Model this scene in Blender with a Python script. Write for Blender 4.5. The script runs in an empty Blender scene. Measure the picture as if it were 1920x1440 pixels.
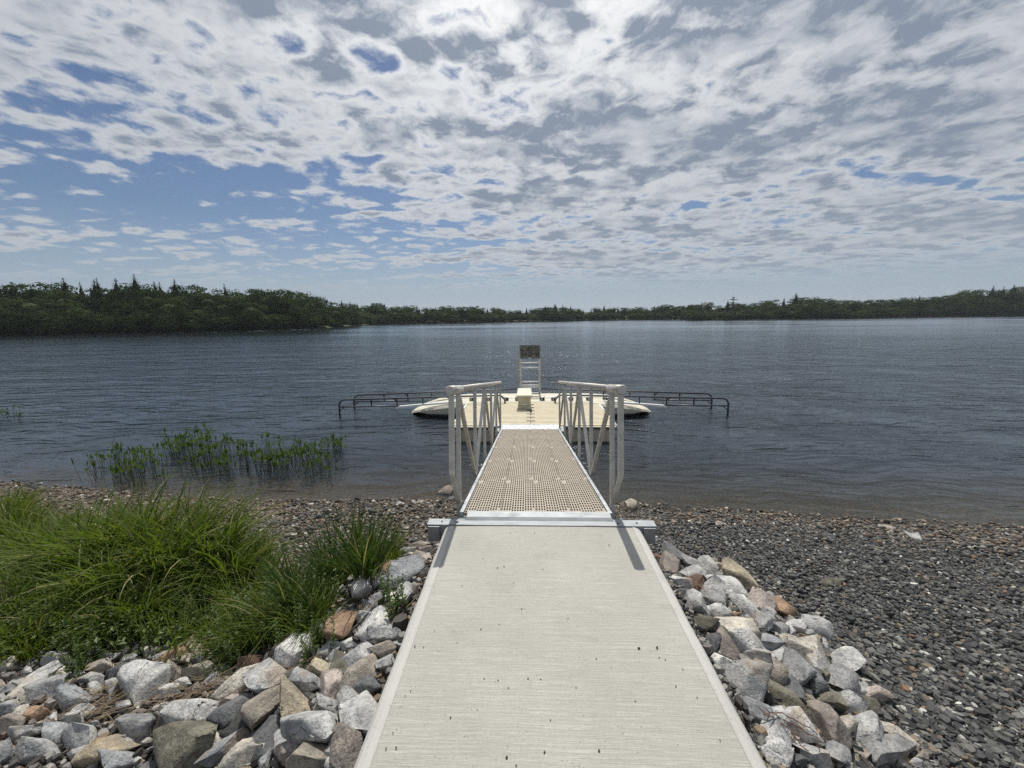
import bpy, bmesh, math, random
import numpy as np
from mathutils import Vector, Matrix, Euler

random.seed(7)
rng = np.random.default_rng(7)
R = math.radians
sc = bpy.context.scene
COL = sc.collection

# ------------------------------------------------------------------ camera
CAM_H, FPX = 1.6, 721.0
PITCH, YAW, ROLL = R(9.964), R(2.233), R(-0.7)


def _rx(a):
    c, s = math.cos(a), math.sin(a)
    return np.array([[1, 0, 0], [0, c, -s], [0, s, c]])


def _rz(a):
    c, s = math.cos(a), math.sin(a)
    return np.array([[c, -s, 0], [s, c, 0], [0, 0, 1]])


CR = _rz(YAW) @ _rx(math.pi / 2 - PITCH) @ _rz(ROLL)
cd = bpy.data.cameras.new('camera')
cam = bpy.data.objects.new('camera', cd)
COL.objects.link(cam)
m4 = Matrix.Identity(4)
for i in range(3):
    for j in range(3):
        m4[i][j] = CR[i][j]
m4.translation = (0, 0, CAM_H)
cam.matrix_world = m4
cd.sensor_width = 36
cd.lens = 36 * FPX / 1920
cd.clip_start = 0.05
cd.clip_end = 6000
sc.camera = cam

# ------------------------------------------------------------------ light
SUN_EL, SUN_AZ = 60.0, 0.0
sl = bpy.data.lights.new('sun', 'SUN')
sl.energy = 4.2
sl.angle = R(0.55)
sl.color = (1.0, 0.96, 0.89)
so = bpy.data.objects.new('sun', sl)
COL.objects.link(so)
so.rotation_euler = (R(-(90 - SUN_EL)), 0, R(-SUN_AZ))
so.location = (0, 30, 60)
sc.view_settings.view_transform = 'Standard'
sc.view_settings.look = 'None'
sc.view_settings.gamma = 1
sc.view_settings.use_curve_mapping = False
sc.view_settings.exposure = 0.0

world = bpy.data.worlds.new('World')
sc.world = world
world.use_nodes = True
SKY_STRENGTH = 0.10
CLOUD_K = 1.0
SUNDIR = Vector((math.sin(R(SUN_AZ)) * math.cos(R(SUN_EL)), math.cos(R(SUN_AZ)) * math.cos(R(SUN_EL)), math.sin(R(SUN_EL))))


class NT:
    """small helper to write node trees"""

    def __init__(s, tree):
        s.t = tree
        s.n = tree.nodes
        s.l = tree.links
        s.n.clear()

    def node(s, typ, **kw):
        n = s.n.new(typ)
        for k, v in kw.items():
            setattr(n, k, v)
        return n

    def put(s, sock, v):
        if v is None:
            return
        if isinstance(v, bpy.types.NodeSocket):
            s.l.new(v, sock)
        else:
            if hasattr(sock, 'default_value'):
                try:
                    sock.default_value = v
                except (TypeError, ValueError):
                    if isinstance(v, (tuple, list)) and len(v) == 3:
                        sock.default_value = (*v, 1)
                    else:
                        sock.default_value = (v,) * len(sock.default_value)

    def math(s, op, a, b=None, c=None, clamp=False):
        n = s.node('ShaderNodeMath', operation=op, use_clamp=clamp)
        for i, v in enumerate((a, b, c)):
            if v is not None:
                s.put(n.inputs[i], v)
        return n.outputs[0]

    def vmath(s, op, a, b=None, out=0):
        n = s.node('ShaderNodeVectorMath', operation=op)
        s.put(n.inputs[0], a)
        if b is not None:
            s.put(n.inputs[3] if op == 'SCALE' else n.inputs[1], b)
        return n.outputs[out]

    def noise(s, vec, scale, detail=4, rough=0.5, dist=0.0, out=0, lac=2.0):
        n = s.node('ShaderNodeTexNoise')
        s.put(n.inputs['Vector'], vec)
        s.put(n.inputs['Scale'], scale)
        s.put(n.inputs['Detail'], detail)
        s.put(n.inputs['Roughness'], rough)
        s.put(n.inputs['Distortion'], dist)
        s.put(n.inputs['Lacunarity'], lac)
        return n.outputs[out]

    def ramp(s, fac, stops, interp='LINEAR'):
        n = s.node('ShaderNodeValToRGB')
        cr = n.color_ramp
        cr.interpolation = interp
        while len(cr.elements) < len(stops):
            cr.elements.new(0.5)
        for e, (p, c) in zip(cr.elements, stops):
            e.position = p
            e.color = (*c, 1) if isinstance(c, (tuple, list)) else (c, c, c, 1)
        s.put(n.inputs[0], fac)
        return n.outputs[0]

    def mix(s, fac, a, b, blend='MIX'):
        n = s.node('ShaderNodeMix', data_type='RGBA', blend_type=blend)
        s.put(n.inputs[0], fac)
        s.put(n.inputs[6], a)
        s.put(n.inputs[7], b)
        return n.outputs[2]

    def maprange(s, v, a, b, c=0.0, d=1.0, smooth=False):
        n = s.node('ShaderNodeMapRange')
        if smooth:
            n.interpolation_type = 'SMOOTHSTEP'
        for i, x in enumerate((v, a, b, c, d)):
            s.put(n.inputs[i], x)
        return n.outputs[0]

    def mapping(s, vec, loc=(0, 0, 0), rot=(0, 0, 0), scale=(1, 1, 1)):
        n = s.node('ShaderNodeMapping')
        s.put(n.inputs[0], vec)
        n.inputs[1].default_value = loc
        n.inputs[2].default_value = rot
        n.inputs[3].default_value = scale
        return n.outputs[0]

    def bump(s, height, strength=0.5, dist=0.01, normal=None):
        n = s.node('ShaderNodeBump')
        s.put(n.inputs['Strength'], strength)
        s.put(n.inputs['Distance'], dist)
        s.put(n.inputs['Height'], height)
        if normal is not None:
            s.put(n.inputs['Normal'], normal)
        return n.outputs[0]


def build_world():
    w = NT(world.node_tree)
    out = w.node('ShaderNodeOutputWorld')
    bg = w.node('ShaderNodeBackground')
    w.put(bg.inputs[1], SKY_STRENGTH)
    w.l.new(bg.outputs[0], out.inputs[0])
    sky = w.node('ShaderNodeTexSky', sky_type='NISHITA')
    sky.sun_disc = False
    sky.sun_elevation = R(SUN_EL)
    sky.sun_rotation = R(SUN_AZ)
    sky.air_density = 1.0
    sky.dust_density = 0.6
    sky.ozone_density = 2.5
    tc = w.node('ShaderNodeTexCoord')
    d = w.vmath('NORMALIZE', tc.outputs['Generated'])
    sep = w.node('ShaderNodeSeparateXYZ')
    w.l.new(d, sep.inputs[0])
    z = w.math('MAXIMUM', sep.outputs[2], 0.0)
    inv = w.math('DIVIDE', 1.0, w.math('ADD', z, 0.115))
    comb = w.node('ShaderNodeCombineXYZ')
    w.l.new(w.math('MULTIPLY', sep.outputs[0], inv), comb.inputs[0])
    w.l.new(w.math('MULTIPLY', sep.outputs[1], inv), comb.inputs[1])
    P = comb.outputs[0]
    # slight curl so that no cell looks regular
    wn = w.noise(P, 3.0, 4, 0.55, out=1)
    PW = w.vmath('ADD', P, w.vmath('SCALE', w.vmath('SUBTRACT', wn, (0.5, 0.5, 0.5)), 0.20))

    def cells(vec, scale, det):
        v = w.node('ShaderNodeTexVoronoi', feature='F1', normalize=True)
        w.put(v.inputs['Vector'], vec)
        w.put(v.inputs['Scale'], scale)
        w.put(v.inputs['Detail'], det)
        w.put(v.inputs['Roughness'], 0.45)
        return v.outputs['Distance']

    band = w.noise(w.mapping(P, loc=(3.1, 1.7, 0), rot=(0, 0, R(-26)), scale=(0.55, 2.3, 1)), 1.0, 3, 0.5)
    puff = w.math('SUBTRACT', 1.0, cells(w.mapping(PW, rot=(0, 0, R(-20)), scale=(0.9, 1.2, 1)), 5.0, 1.0))
    fine = w.noise(w.mapping(PW, loc=(7.7, 0.4, 0)), 6.5, 6, 0.62)
    dd = w.math('MULTIPLY_ADD', band, 0.62, w.math('MULTIPLY', w.math('SUBTRACT', puff, 0.64), 0.52))
    dd = w.math('MULTIPLY_ADD', w.math('SUBTRACT', fine, 0.5), 0.42, dd)
    # coverage: closed to the right and overhead, open towards the left
    sx = w.node('ShaderNodeSeparateXYZ')
    w.l.new(P, sx.inputs[0])
    cov = w.maprange(w.math('SUBTRACT', sx.outputs[0], w.math('MULTIPLY', sx.outputs[1], 0.16)), -2.2, 0.6, -0.078, 0.072, True)
    near = w.maprange(w.vmath('LENGTH', P, out=1), 2.6, 1.0, 0, 0.07, True)
    dd = w.math('ADD', w.math('ADD', dd, cov), near)
    alpha = w.maprange(dd, 0.25, 0.355, 0, 1, True)
    thick = w.maprange(dd, 0.315, 0.49, 0, 1, True)
    belly = w.maprange(w.noise(w.mapping(PW, loc=(1.3, 5.2, 0), scale=(1.0, 1.25, 1)), 3.0, 3, 0.55), 0.34, 0.58, 0.45, 1.2, True)
    dot = w.vmath('DOT_PRODUCT', d, tuple(SUNDIR), out=1)
    glow = w.math('MINIMUM', w.math('POWER', w.math('MAXIMUM', dot, 0.0), 6.0), 1.0)
    core = w.math('POWER', w.math('MAXIMUM', dot, 0.0), 22.0)
    k = CLOUD_K / SKY_STRENGTH
    white = w.mix(glow, tuple(k * c for c in (0.53, 0.56, 0.60)), tuple(k * c for c in (1.30, 1.30, 1.28)))
    grey = w.mix(glow, tuple(k * c for c in (0.235, 0.285, 0.365)), tuple(k * c for c in (0.29, 0.34, 0.43)))
    shade = w.math('MULTIPLY', w.math('MULTIPLY', thick, belly), w.maprange(fine, 0.36, 0.62, 0.45, 1.15), clamp=True)
    ccol = w.mix(shade, white, grey)
    ccol = w.mix(w.math('MULTIPLY', core, w.math('SUBTRACT', 1.0, w.math('MULTIPLY', thick, 0.8))), ccol, tuple(k * c for c in (1.5, 1.48, 1.44)))
    # clouds melt into the pale air low over the horizon
    fade = w.maprange(sep.outputs[2], 0.04, 0.125, 0.0, 1, True)
    low = w.mix(w.maprange(sep.outputs[2], 0.0, 0.30, 1, 0, True), ccol, tuple(k * c for c in (0.41, 0.46, 0.52)))
    ccol = w.mix(0.5, ccol, low)
    hz = w.mix(w.maprange(sep.outputs[2], -0.02, 0.22, 0.85, 0.0, True), sky.outputs[0], tuple(k * c for c in (0.60, 0.71, 0.81)))
    hz = w.mix(1.0, hz, (0.60, 0.62, 0.67), 'MULTIPLY')
    col = w.mix(w.math('MULTIPLY', alpha, fade), hz, ccol)
    w.l.new(col, bg.inputs[0])
    world.cycles.sampling_method = 'MANUAL'
    world.cycles.sample_map_resolution = 1024


build_world()
sc.cycles.use_denoising = False
sc.cycles.max_bounces = 8
sc.cycles.diffuse_bounces = 3
sc.cycles.glossy_bounces = 3
sc.cycles.transmission_bounces = 4
sc.cycles.transparent_max_bounces = 10
sc.cycles.caustics_reflective = False
sc.cycles.caustics_refractive = False
sc.cycles.sample_clamp_indirect = 4
sc.cycles.sample_clamp_direct = 7


# ------------------------------------------------------------------ pixel rays (measuring the photograph) and terrain
def ray(px, py):
    v = CR @ np.array([(px - 960) / FPX, -(py - 720) / FPX, -1.0])
    return v


def on_z(px, py, z):
    v = ray(px, py)
    t = (z - CAM_H) / v[2]
    return v * t + np.array([0, 0, CAM_H])


def depth_of(p):
    return -float((CR.T @ (np.array(p) - np.array([0, 0, CAM_H])))[2])


WATER = -1.2
SHX = [-40, -15, -9.36, -6.95, -4.6, -1.55, 1.67, 3.79, 6.3, 12, 40]
SHY = [9.0, 6.9, 6.09, 5.70, 5.36, 5.45, 5.37, 5.09, 4.83, 4.5, 4.5]
WX0, WX1, WEND = -0.648, 0.868, 2.735


def shore(x):
    return np.interp(x, SHX, SHY)


def hnoise(x, y):
    return (0.5 * np.sin(x * 2.3 + 1.1 * np.sin(y * 1.7)) + 0.5 * np.sin(y * 2.9 + x * 0.7 + 0.6)
            + 0.3 * np.sin(x * 6.1 + y * 4.2) + 0.25 * np.sin(y * 7.7 - x * 3.1 + 2))


def gz(x, y):
    x = np.asarray(x, float)
    y = np.asarray(y, float)
    d = shore(x) - y
    beach = np.where(d > 0, 0.165 * np.minimum(d, 4.5) + 0.05 * np.maximum(d - 4.5, 0), 0.11 * d)
    beach = WATER + np.minimum(beach, 1.05)
    beach = beach + 0.012 * hnoise(x, y)
    beach = np.maximum(beach, -4.5)
    e = np.maximum(WX0 - x, x - WX1)
    slope = np.where(x > 0, 0.46, 0.32)
    rip = -0.17 - slope * np.maximum(e, 0) - 0.8 * np.maximum(y - 2.55, 0)
    rip = rip + 0.02 * hnoise(x * 1.7, y * 1.9)
    inside = (e < 0.05) & (y < WEND + 0.05)
    z = np.maximum(beach, rip)
    return np.where(inside, np.minimum(z, -0.2), z)


def on_ground(px, py, dz=0.0):
    v = ray(px, py)
    o = np.array([0, 0, CAM_H])
    ts = np.linspace(0.9, 14, 1400)
    P = o[None] + v[None] * ts[:, None]
    h = gz(P[:, 0], P[:, 1]) + dz
    i = int(np.argmax(P[:, 2] < h))
    return P[i]


# ------------------------------------------------------------------ object helpers
MATS = {}


def tag(o, label=None, cat=None, group=None, kind=None):
    if label:
        o['label'] = label
    if cat:
        o['category'] = cat
    if group:
        o['group'] = group
    if kind:
        o['kind'] = kind
    return o


def empty(name, loc=(0, 0, 0), rot=(0, 0, 0)):
    o = bpy.data.objects.new(name, None)
    COL.objects.link(o)
    o.location = loc
    o.rotation_euler = rot
    o.empty_display_size = 0.1
    return o


def inst(name, me, parent=None, loc=(0, 0, 0), rot=(0, 0, 0), scale=(1, 1, 1)):
    o = bpy.data.objects.new(name, me)
    COL.objects.link(o)
    if parent is not None:
        o.parent = parent
    o.location = loc
    o.rotation_euler = rot
    o.scale = scale
    return o


def np_mesh(name, verts, faces, mat=None, smooth=False, loop_counts=None, color=None):
    """verts (N,3); faces (M,k) int array or flat list with loop_counts"""
    me = bpy.data.meshes.new(name)
    verts = np.asarray(verts, np.float32)
    me.vertices.add(len(verts))
    me.vertices.foreach_set('co', verts.ravel())
    if loop_counts is None:
        faces = np.asarray(faces, np.int32)
        counts = np.full(len(faces), faces.shape[1], np.int32)
        flat = faces.ravel()
    else:
        counts = np.asarray(loop_counts, np.int32)
        flat = np.asarray(faces, np.int32)
    me.loops.add(len(flat))
    me.loops.foreach_set('vertex_index', flat)
    me.polygons.add(len(counts))
    starts = np.concatenate([[0], np.cumsum(counts)[:-1]]).astype(np.int32)
    me.polygons.foreach_set('loop_start', starts)
    me.polygons.foreach_set('loop_total', counts)
    me.polygons.foreach_set('use_smooth', np.full(len(counts), smooth, bool))
    if color is not None:
        ca = me.color_attributes.new('Col', 'FLOAT_COLOR', 'POINT')
        c4 = np.ones((len(verts), 4), np.float32)
        c4[:, :3] = color
        ca.data.foreach_set('color', c4.ravel())
    me.update(calc_edges=True)
    if mat:
        me.materials.append(mat)
    return me


class MB:
    """collects simple solids, then makes ONE mesh"""

    def __init__(s):
        s.bm = bmesh.new()

    def box(s, x0, x1, y0, y1, z0, z1, bev=0.0):
        r = bmesh.ops.create_cube(s.bm, size=1)
        for v in r['verts']:
            v.co = Vector((x0 + (v.co.x + .5) * (x1 - x0), y0 + (v.co.y + .5) * (y1 - y0), z0 + (v.co.z + .5) * (z1 - z0)))
        if bev:
            es = list({e for v in r['verts'] for e in v.link_edges})
            bmesh.ops.bevel(s.bm, geom=es, offset=bev, segments=2, affect='EDGES', profile=0.6)
        return s

    def bar(s, a, b, w, h, up=(0, 0, 1), bev=0.0):
        """rectangular bar from a to b"""
        a, b = Vector(a), Vector(b)
        y = (b - a).normalized()
        x = y.cross(Vector(up)).normalized()
        z = x.cross(y)
        r = bmesh.ops.create_cube(s.bm, size=1)
        L = (b - a).length
        for v in r['verts']:
            v.co = a + x * (v.co.x * w) + y * ((v.co.y + .5) * L) + z * (v.co.z * h)
        if bev:
            es = list({e for v in r['verts'] for e in v.link_edges})
            bmesh.ops.bevel(s.bm, geom=es, offset=bev, segments=1, affect='EDGES')
        return s

    def tube(s, pts, r, n=12, caps=True):
        pts = [Vector(p) for p in pts]
        rings = []
        prev = None
        for i, p in enumerate(pts):
            if i == 0:
                t = pts[1] - p
            elif i == len(pts) - 1:
                t = p - pts[i - 1]
            else:
                t = (pts[i + 1] - p).normalized() + (p - pts[i - 1]).normalized()
            t.normalize()
            if prev is None:
                ref = Vector((0, 0, 1)) if abs(t.z) < .9 else Vector((1, 0, 0))
                u = t.cross(ref).normalized()
            else:
                u = (prev - t * prev.dot(t)).normalized()
            prev = u
            v = t.cross(u)
            rr = r[i] if isinstance(r, (list, tuple)) else r
            rings.append([s.bm.verts.new(p + u * math.cos(k * 2 * math.pi / n) * rr + v * math.sin(k * 2 * math.pi / n) * rr) for k in range(n)])
        for a, b in zip(rings, rings[1:]):
            for k in range(n):
                f = s.bm.faces.new((a[k], a[(k + 1) % n], b[(k + 1) % n], b[k]))
                f.smooth = True
        if caps:
            s.bm.faces.new(rings[0][::-1])
            s.bm.faces.new(rings[-1])
        return s

    def loft(s, sections, closed=True, caps=True, smooth=False):
        rings = [[s.bm.verts.new(p) for p in sec] for sec in sections]
        n = len(rings[0])
        for a, b in zip(rings, rings[1:]):
            for k in range(n if closed else n - 1):
                f = s.bm.faces.new((a[k], a[(k + 1) % n], b[(k + 1) % n], b[k]))
                f.smooth = smooth
        if caps:
            s.bm.faces.new(rings[0][::-1])
            s.bm.faces.new(rings[-1])
        return s

    def mesh(s, name, mat, fix=True):
        if fix:
            bmesh.ops.recalc_face_normals(s.bm, faces=s.bm.faces)
        me = bpy.data.meshes.new(name)
        s.bm.to_mesh(me)
        s.bm.free()
        if mat:
            me.materials.append(mat)
        return me

    def build(s, name, mat, parent=None, loc=(0, 0, 0), rot=(0, 0, 0)):
        return inst(name, s.mesh(name, mat), parent, loc, rot)


# ------------------------------------------------------------------ materials
def new_mat(name):
    m = bpy.data.materials.new(name)
    m.use_nodes = True
    t = NT(m.node_tree)
    out = t.node('ShaderNodeOutputMaterial')
    p = t.node('ShaderNodeBsdfPrincipled')
    t.l.new(p.outputs[0], out.inputs[0])
    MATS[name] = m
    return m, t, p, out


def objco(t):
    return t.node('ShaderNodeTexCoord').outputs['Object']


def worldco(t):
    return t.node('ShaderNodeNewGeometry').outputs['Position']


def m_concrete(name, brushed=True, tone=(0.46, 0.444, 0.40)):
    m, t, p, o = new_mat(name)
    co = worldco(t)
    big = t.noise(co, 1.3, 4, 0.6)
    fine = t.noise(co, 90, 5, 0.65)
    col = t.mix(t.maprange(big, 0.3, 0.7, 0, 1), tuple(c * 0.88 for c in tone), tuple(c * 1.08 for c in tone))
    col = t.mix(t.math('MULTIPLY', t.maprange(fine, 0.35, 0.75, 0, 1), 0.35), col, tuple(c * 0.62 for c in tone))
    # small dark air holes
    vo = t.node('ShaderNodeTexVoronoi')
    t.put(vo.inputs['Vector'], co)
    t.put(vo.inputs['Scale'], 70.0)
    pick = t.math('GREATER_THAN', t.noise(co, 17, 3, 0.6), 0.585)
    pit = t.math('MULTIPLY', t.maprange(vo.outputs['Distance'], 0.10, 0.2, 1, 0), pick)
    col = t.mix(t.math('MULTIPLY', pit, 0.75), col, (0.10, 0.095, 0.085))
    stain = t.maprange(t.noise(co, 3.3, 5, 0.7), 0.56, 0.72, 0, 1)
    col = t.mix(t.math('MULTIPLY', stain, 0.30), col, (0.23, 0.22, 0.19))
    h = t.math('MULTIPLY', fine, 0.3)
    if brushed:
        wob = t.vmath('ADD', co, t.vmath('SCALE', t.noise(co, 2.0, 2, 0.5, out=1), 0.010))
        l1 = t.noise(t.mapping(wob, scale=(11, 300, 1)), 1.0, 4, 0.7)
        l2 = t.noise(t.mapping(wob, scale=(3.0, 110, 1)), 1.0, 2, 0.5)
        streak = t.math('ADD', t.math('MULTIPLY', l1, 0.6), t.math('MULTIPLY', l2, 0.4))
        groove = t.maprange(streak, 0.36, 0.56, 0, 1)
        h = t.math('ADD', h, t.math('MULTIPLY', groove, 1.5))
        col = t.mix(t.math('MULTIPLY', t.math('SUBTRACT', 1.0, groove), 0.22), col, tuple(c * 0.55 for c in tone))
    h = t.math('SUBTRACT', h, t.math('MULTIPLY', pit, 1.6))
    t.l.new(col, p.inputs['Base Color'])
    t.put(p.inputs['Roughness'], 0.85)
    t.put(p.inputs['Specular IOR Level'], 0.25)
    t.l.new(t.bump(h, 0.55, 0.0025), p.inputs['Normal'])
    return m


def m_metal(name, col=(0.55, 0.56, 0.57), rough=0.42, metal=0.75, spangle=False):
    m, t, p, o = new_mat(name)
    co = objco(t)
    n = t.noise(co, 9 if spangle else 14, 5, 0.6)
    c = t.mix(t.maprange(n, 0.3, 0.7, 0, 1), tuple(x * 0.74 for x in col), tuple(min(1, x * 1.12) for x in col))
    if spangle:
        n2 = t.noise(t.mapping(co, scale=(2.5, 14, 8)), 1.6, 4, 0.6)
        c = t.mix(t.maprange(n2, 0.5, 0.66, 0, 0.6), c, tuple(x * 0.55 for x in col))
    t.l.new(c, p.inputs['Base Color'])
    t.put(p.inputs['Metallic'], metal)
    t.l.new(t.maprange(n, 0.25, 0.75, rough - 0.08, rough + 0.14), p.inputs['Roughness'])
    t.l.new(t.bump(t.noise(co, 60, 3, 0.6), 0.12, 0.002), p.inputs['Normal'])
    return m


def m_plastic(name, col, rough=0.5, mott=0.12):
    m, t, p, o = new_mat(name)
    co = worldco(t)
    n = t.noise(co, 5, 5, 0.65)
    c = t.mix(t.maprange(n, 0.3, 0.72, 0, 1), tuple(x * (1 - mott * 1.6) for x in col), tuple(min(1, x * (1 + mott * .5)) for x in col))
    g = t.noise(co, 130, 3, 0.6)
    c = t.mix(t.maprange(g, 0.55, 0.8, 0, 0.35), c, tuple(x * 0.6 for x in col))
    t.l.new(c, p.inputs['Base Color'])
    t.put(p.inputs['Roughness'], rough)
    t.put(p.inputs['Specular IOR Level'], 0.35)
    t.l.new(t.bump(g, 0.15, 0.002), p.inputs['Normal'])
    return m


def m_rock():
    m, t, p, o = new_mat('riprap_granite')
    oi = t.node('ShaderNodeObjectInfo')
    co = t.vmath('ADD', worldco(t), t.vmath('SCALE', (7.3, 3.1, 9.7), oi.outputs['Random']))
    n1 = t.noise(co, 9, 6, 0.62)
    n2 = t.noise(co, 70, 5, 0.7)
    base = oi.outputs['Color']
    dark = t.mix(1.0, base, (0.50, 0.50, 0.52), 'MULTIPLY')
    lite = t.mix(1.0, base, (1.28, 1.27, 1.24), 'MULTIPLY')
    c = t.mix(t.maprange(n1, 0.34, 0.66, 0, 1), dark, lite)
    # foliation streaks
    st = t.noise(t.mapping(co, rot=(0.5, 0.3, 0.7), scale=(3, 3, 26)), 1.0, 4, 0.6)
    c = t.mix(t.maprange(st, 0.52, 0.70, 0, 0.42), c, dark)
    # mineral speckle
    c = t.mix(t.maprange(n2, 0.52, 0.60, 0, 0.85), c, dark)
    c = t.mix(t.maprange(n2, 0.44, 0.34, 0, 0.65), c, lite)
    # rusty faces on some stones
    rust = t.math('MULTIPLY', t.maprange(t.noise(co, 4.2, 4, 0.6), 0.56, 0.66, 0, 1), t.math('GREATER_THAN', oi.outputs['Random'], 0.62))
    c = t.mix(t.math('MULTIPLY', rust, 0.55), c, (0.30, 0.21, 0.12))
    t.l.new(c, p.inputs['Base Color'])
    t.put(p.inputs['Roughness'], 0.82)
    t.put(p.inputs['Specular IOR Level'], 0.3)
    h = t.math('ADD', t.math('MULTIPLY', n1, 1.0), t.math('MULTIPLY', n2, 0.45))
    h = t.math('ADD', h, t.math('MULTIPLY', st, 0.5))
    t.l.new(t.bump(h, 1.0, 0.02), p.inputs['Normal'])
    return m


def m_vcol(name, rough=0.75, spec=0.35, bump=0.4):
    m, t, p, o = new_mat(name)
    at = t.node('ShaderNodeAttribute')
    at.attribute_name = 'Col'
    co = worldco(t)
    n = t.noise(co, 110, 4, 0.6)
    c = t.mix(t.maprange(n, 0.3, 0.7, 0, 1), t.mix(1.0, at.outputs[0], (0.7, 0.7, 0.7), 'MULTIPLY'), t.mix(1.0, at.outputs[0], (1.2, 1.2, 1.2), 'MULTIPLY'))
    t.l.new(c, p.inputs['Base Color'])
    t.put(p.inputs['Roughness'], rough)
    t.put(p.inputs['Specular IOR Level'], spec)
    t.l.new(t.bump(n, bump, 0.003), p.inputs['Normal'])
    return m


def m_ground():
    m, t, p, o = new_mat('shore_gravel')
    co = worldco(t)
    vo = t.node('ShaderNodeTexVoronoi')
    t.put(vo.inputs['Vector'], co)
    t.put(vo.inputs['Scale'], 42.0)
    sep = t.node('ShaderNodeSeparateXYZ')
    t.l.new(vo.outputs['Color'], sep.inputs[0])
    slate = t.ramp(sep.outputs[0], [(0.0, (0.02, 0.021, 0.022)), (0.6, (0.06, 0.062, 0.064)), (0.9, (0.12, 0.118, 0.11)), (1.0, (0.24, 0.22, 0.19))])
    brown = t.ramp(sep.outputs[0], [(0.0, (0.035, 0.027, 0.02)), (0.6, (0.10, 0.08, 0.06)), (1.0, (0.22, 0.19, 0.15))])
    s2 = t.node('ShaderNodeSeparateXYZ')
    t.l.new(co, s2.inputs[0])
    left = t.maprange(s2.outputs[0], 0.6, -0.4, 0, 1)
    c = t.mix(left, slate, brown)
    # silt takes over in deeper water; darkening also paints the light lost with depth
    deep = t.maprange(s2.outputs[2], WATER - 0.01, WATER - 0.45, 0, 1)
    c = t.mix(deep, c, (0.03, 0.025, 0.018))
    t.l.new(c, p.inputs['Base Color'])
    t.put(p.inputs['Roughness'], 0.9)
    t.l.new(t.bump(t.math('ADD', vo.outputs['Distance'], t.noise(co, 14, 4, 0.6)), 0.8, 0.02), p.inputs['Normal'])
    return m


def m_water():
    m, t, p, o = new_mat('lake_water')
    t.n.remove(p)
    co = worldco(t)
    # wind ripples: crests run roughly across the view, finer near the shore
    wob = t.vmath('ADD', co, t.vmath('SCALE', t.noise(co, 0.35, 2, 0.5, out=1), 1.4))
    a = t.noise(t.mapping(wob, rot=(0, 0, R(15)), scale=(0.4, 1.9, 1)), 1.2, 2, 0.5)
    b = t.noise(t.mapping(wob, rot=(0, 0, R(12)), scale=(0.55, 2.1, 1)), 3.0, 3, 0.5)
    c = t.noise(t.mapping(co, rot=(0, 0, R(20)), scale=(0.9, 1.6, 1)), 15, 3, 0.6)
    sw = t.noise(t.mapping(wob, rot=(0, 0, R(5)), scale=(0.45, 1.5, 1)), 0.28, 3, 0.6)
    gust = t.maprange(t.noise(t.mapping(co, scale=(0.4, 1, 1)), 0.06, 3, 0.5), 0.35, 0.65, 0.75, 1.15)
    h = t.math('ADD', t.math('MULTIPLY', a, 0.12), t.math('MULTIPLY', b, 0.066))
    h = t.math('ADD', h, t.math('MULTIPLY', c, 0.0065))
    h = t.math('ADD', h, t.math('MULTIPLY', sw, 0.30))
    sep = t.node('ShaderNodeSeparateXYZ')
    t.l.new(co, sep.inputs[0])
    calm = t.math('MULTIPLY', t.maprange(sep.outputs[1], 5.0, 9.0, 0.45, 1.0), t.maprange(sep.outputs[1], 12, 90, 1.0, 0.16))
    h = t.math('MULTIPLY', h, t.math('MULTIPLY', gust, calm))
    nrm = t.bump(h, 1.0, 1.0)
    fr = t.node('ShaderNodeFresnel')
    t.put(fr.inputs[0], 1.333)
    t.l.new(nrm, fr.inputs[1])
    gl = t.node('ShaderNodeBsdfGlossy', distribution='BECKMANN')
    t.put(gl.inputs['Color'], (0.93, 0.97, 1, 1))
    t.l.new(t.math('MULTIPLY', t.maprange(sep.outputs[1], 6, 120, 0.10, 0.27), gust), gl.inputs['Roughness'])
    t.l.new(nrm, gl.inputs['Normal'])
    tr = t.node('ShaderNodeBsdfTransparent')
    t.put(tr.inputs[0], (0.82, 0.74, 0.56, 1))
    df = t.node('ShaderNodeBsdfDiffuse')
    t.put(df.inputs[0], (0.026, 0.034, 0.043, 1))
    body = t.node('ShaderNodeMixShader')
    # the tea brown water gets opaque within a couple of metres of the edge
    dist = t.math('SUBTRACT', sep.outputs[1], 5.3)
    t.l.new(t.maprange(dist, 0.0, 3.2, 0.15, 0.98), body.inputs[0])
    t.l.new(tr.outputs[0], body.inputs[1])
    t.l.new(df.outputs[0], body.inputs[2])
    mx = t.node('ShaderNodeMixShader')
    t.l.new(t.math('MULTIPLY', fr.outputs[0], t.maprange(sep.outputs[1], 15, 120, 1.08, 0.96)), mx.inputs[0])
    t.l.new(body.outputs[0], mx.inputs[1])
    t.l.new(gl.outputs[0], mx.inputs[2])
    t.l.new(mx.outputs[0], o.inputs[0])
    return m


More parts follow.
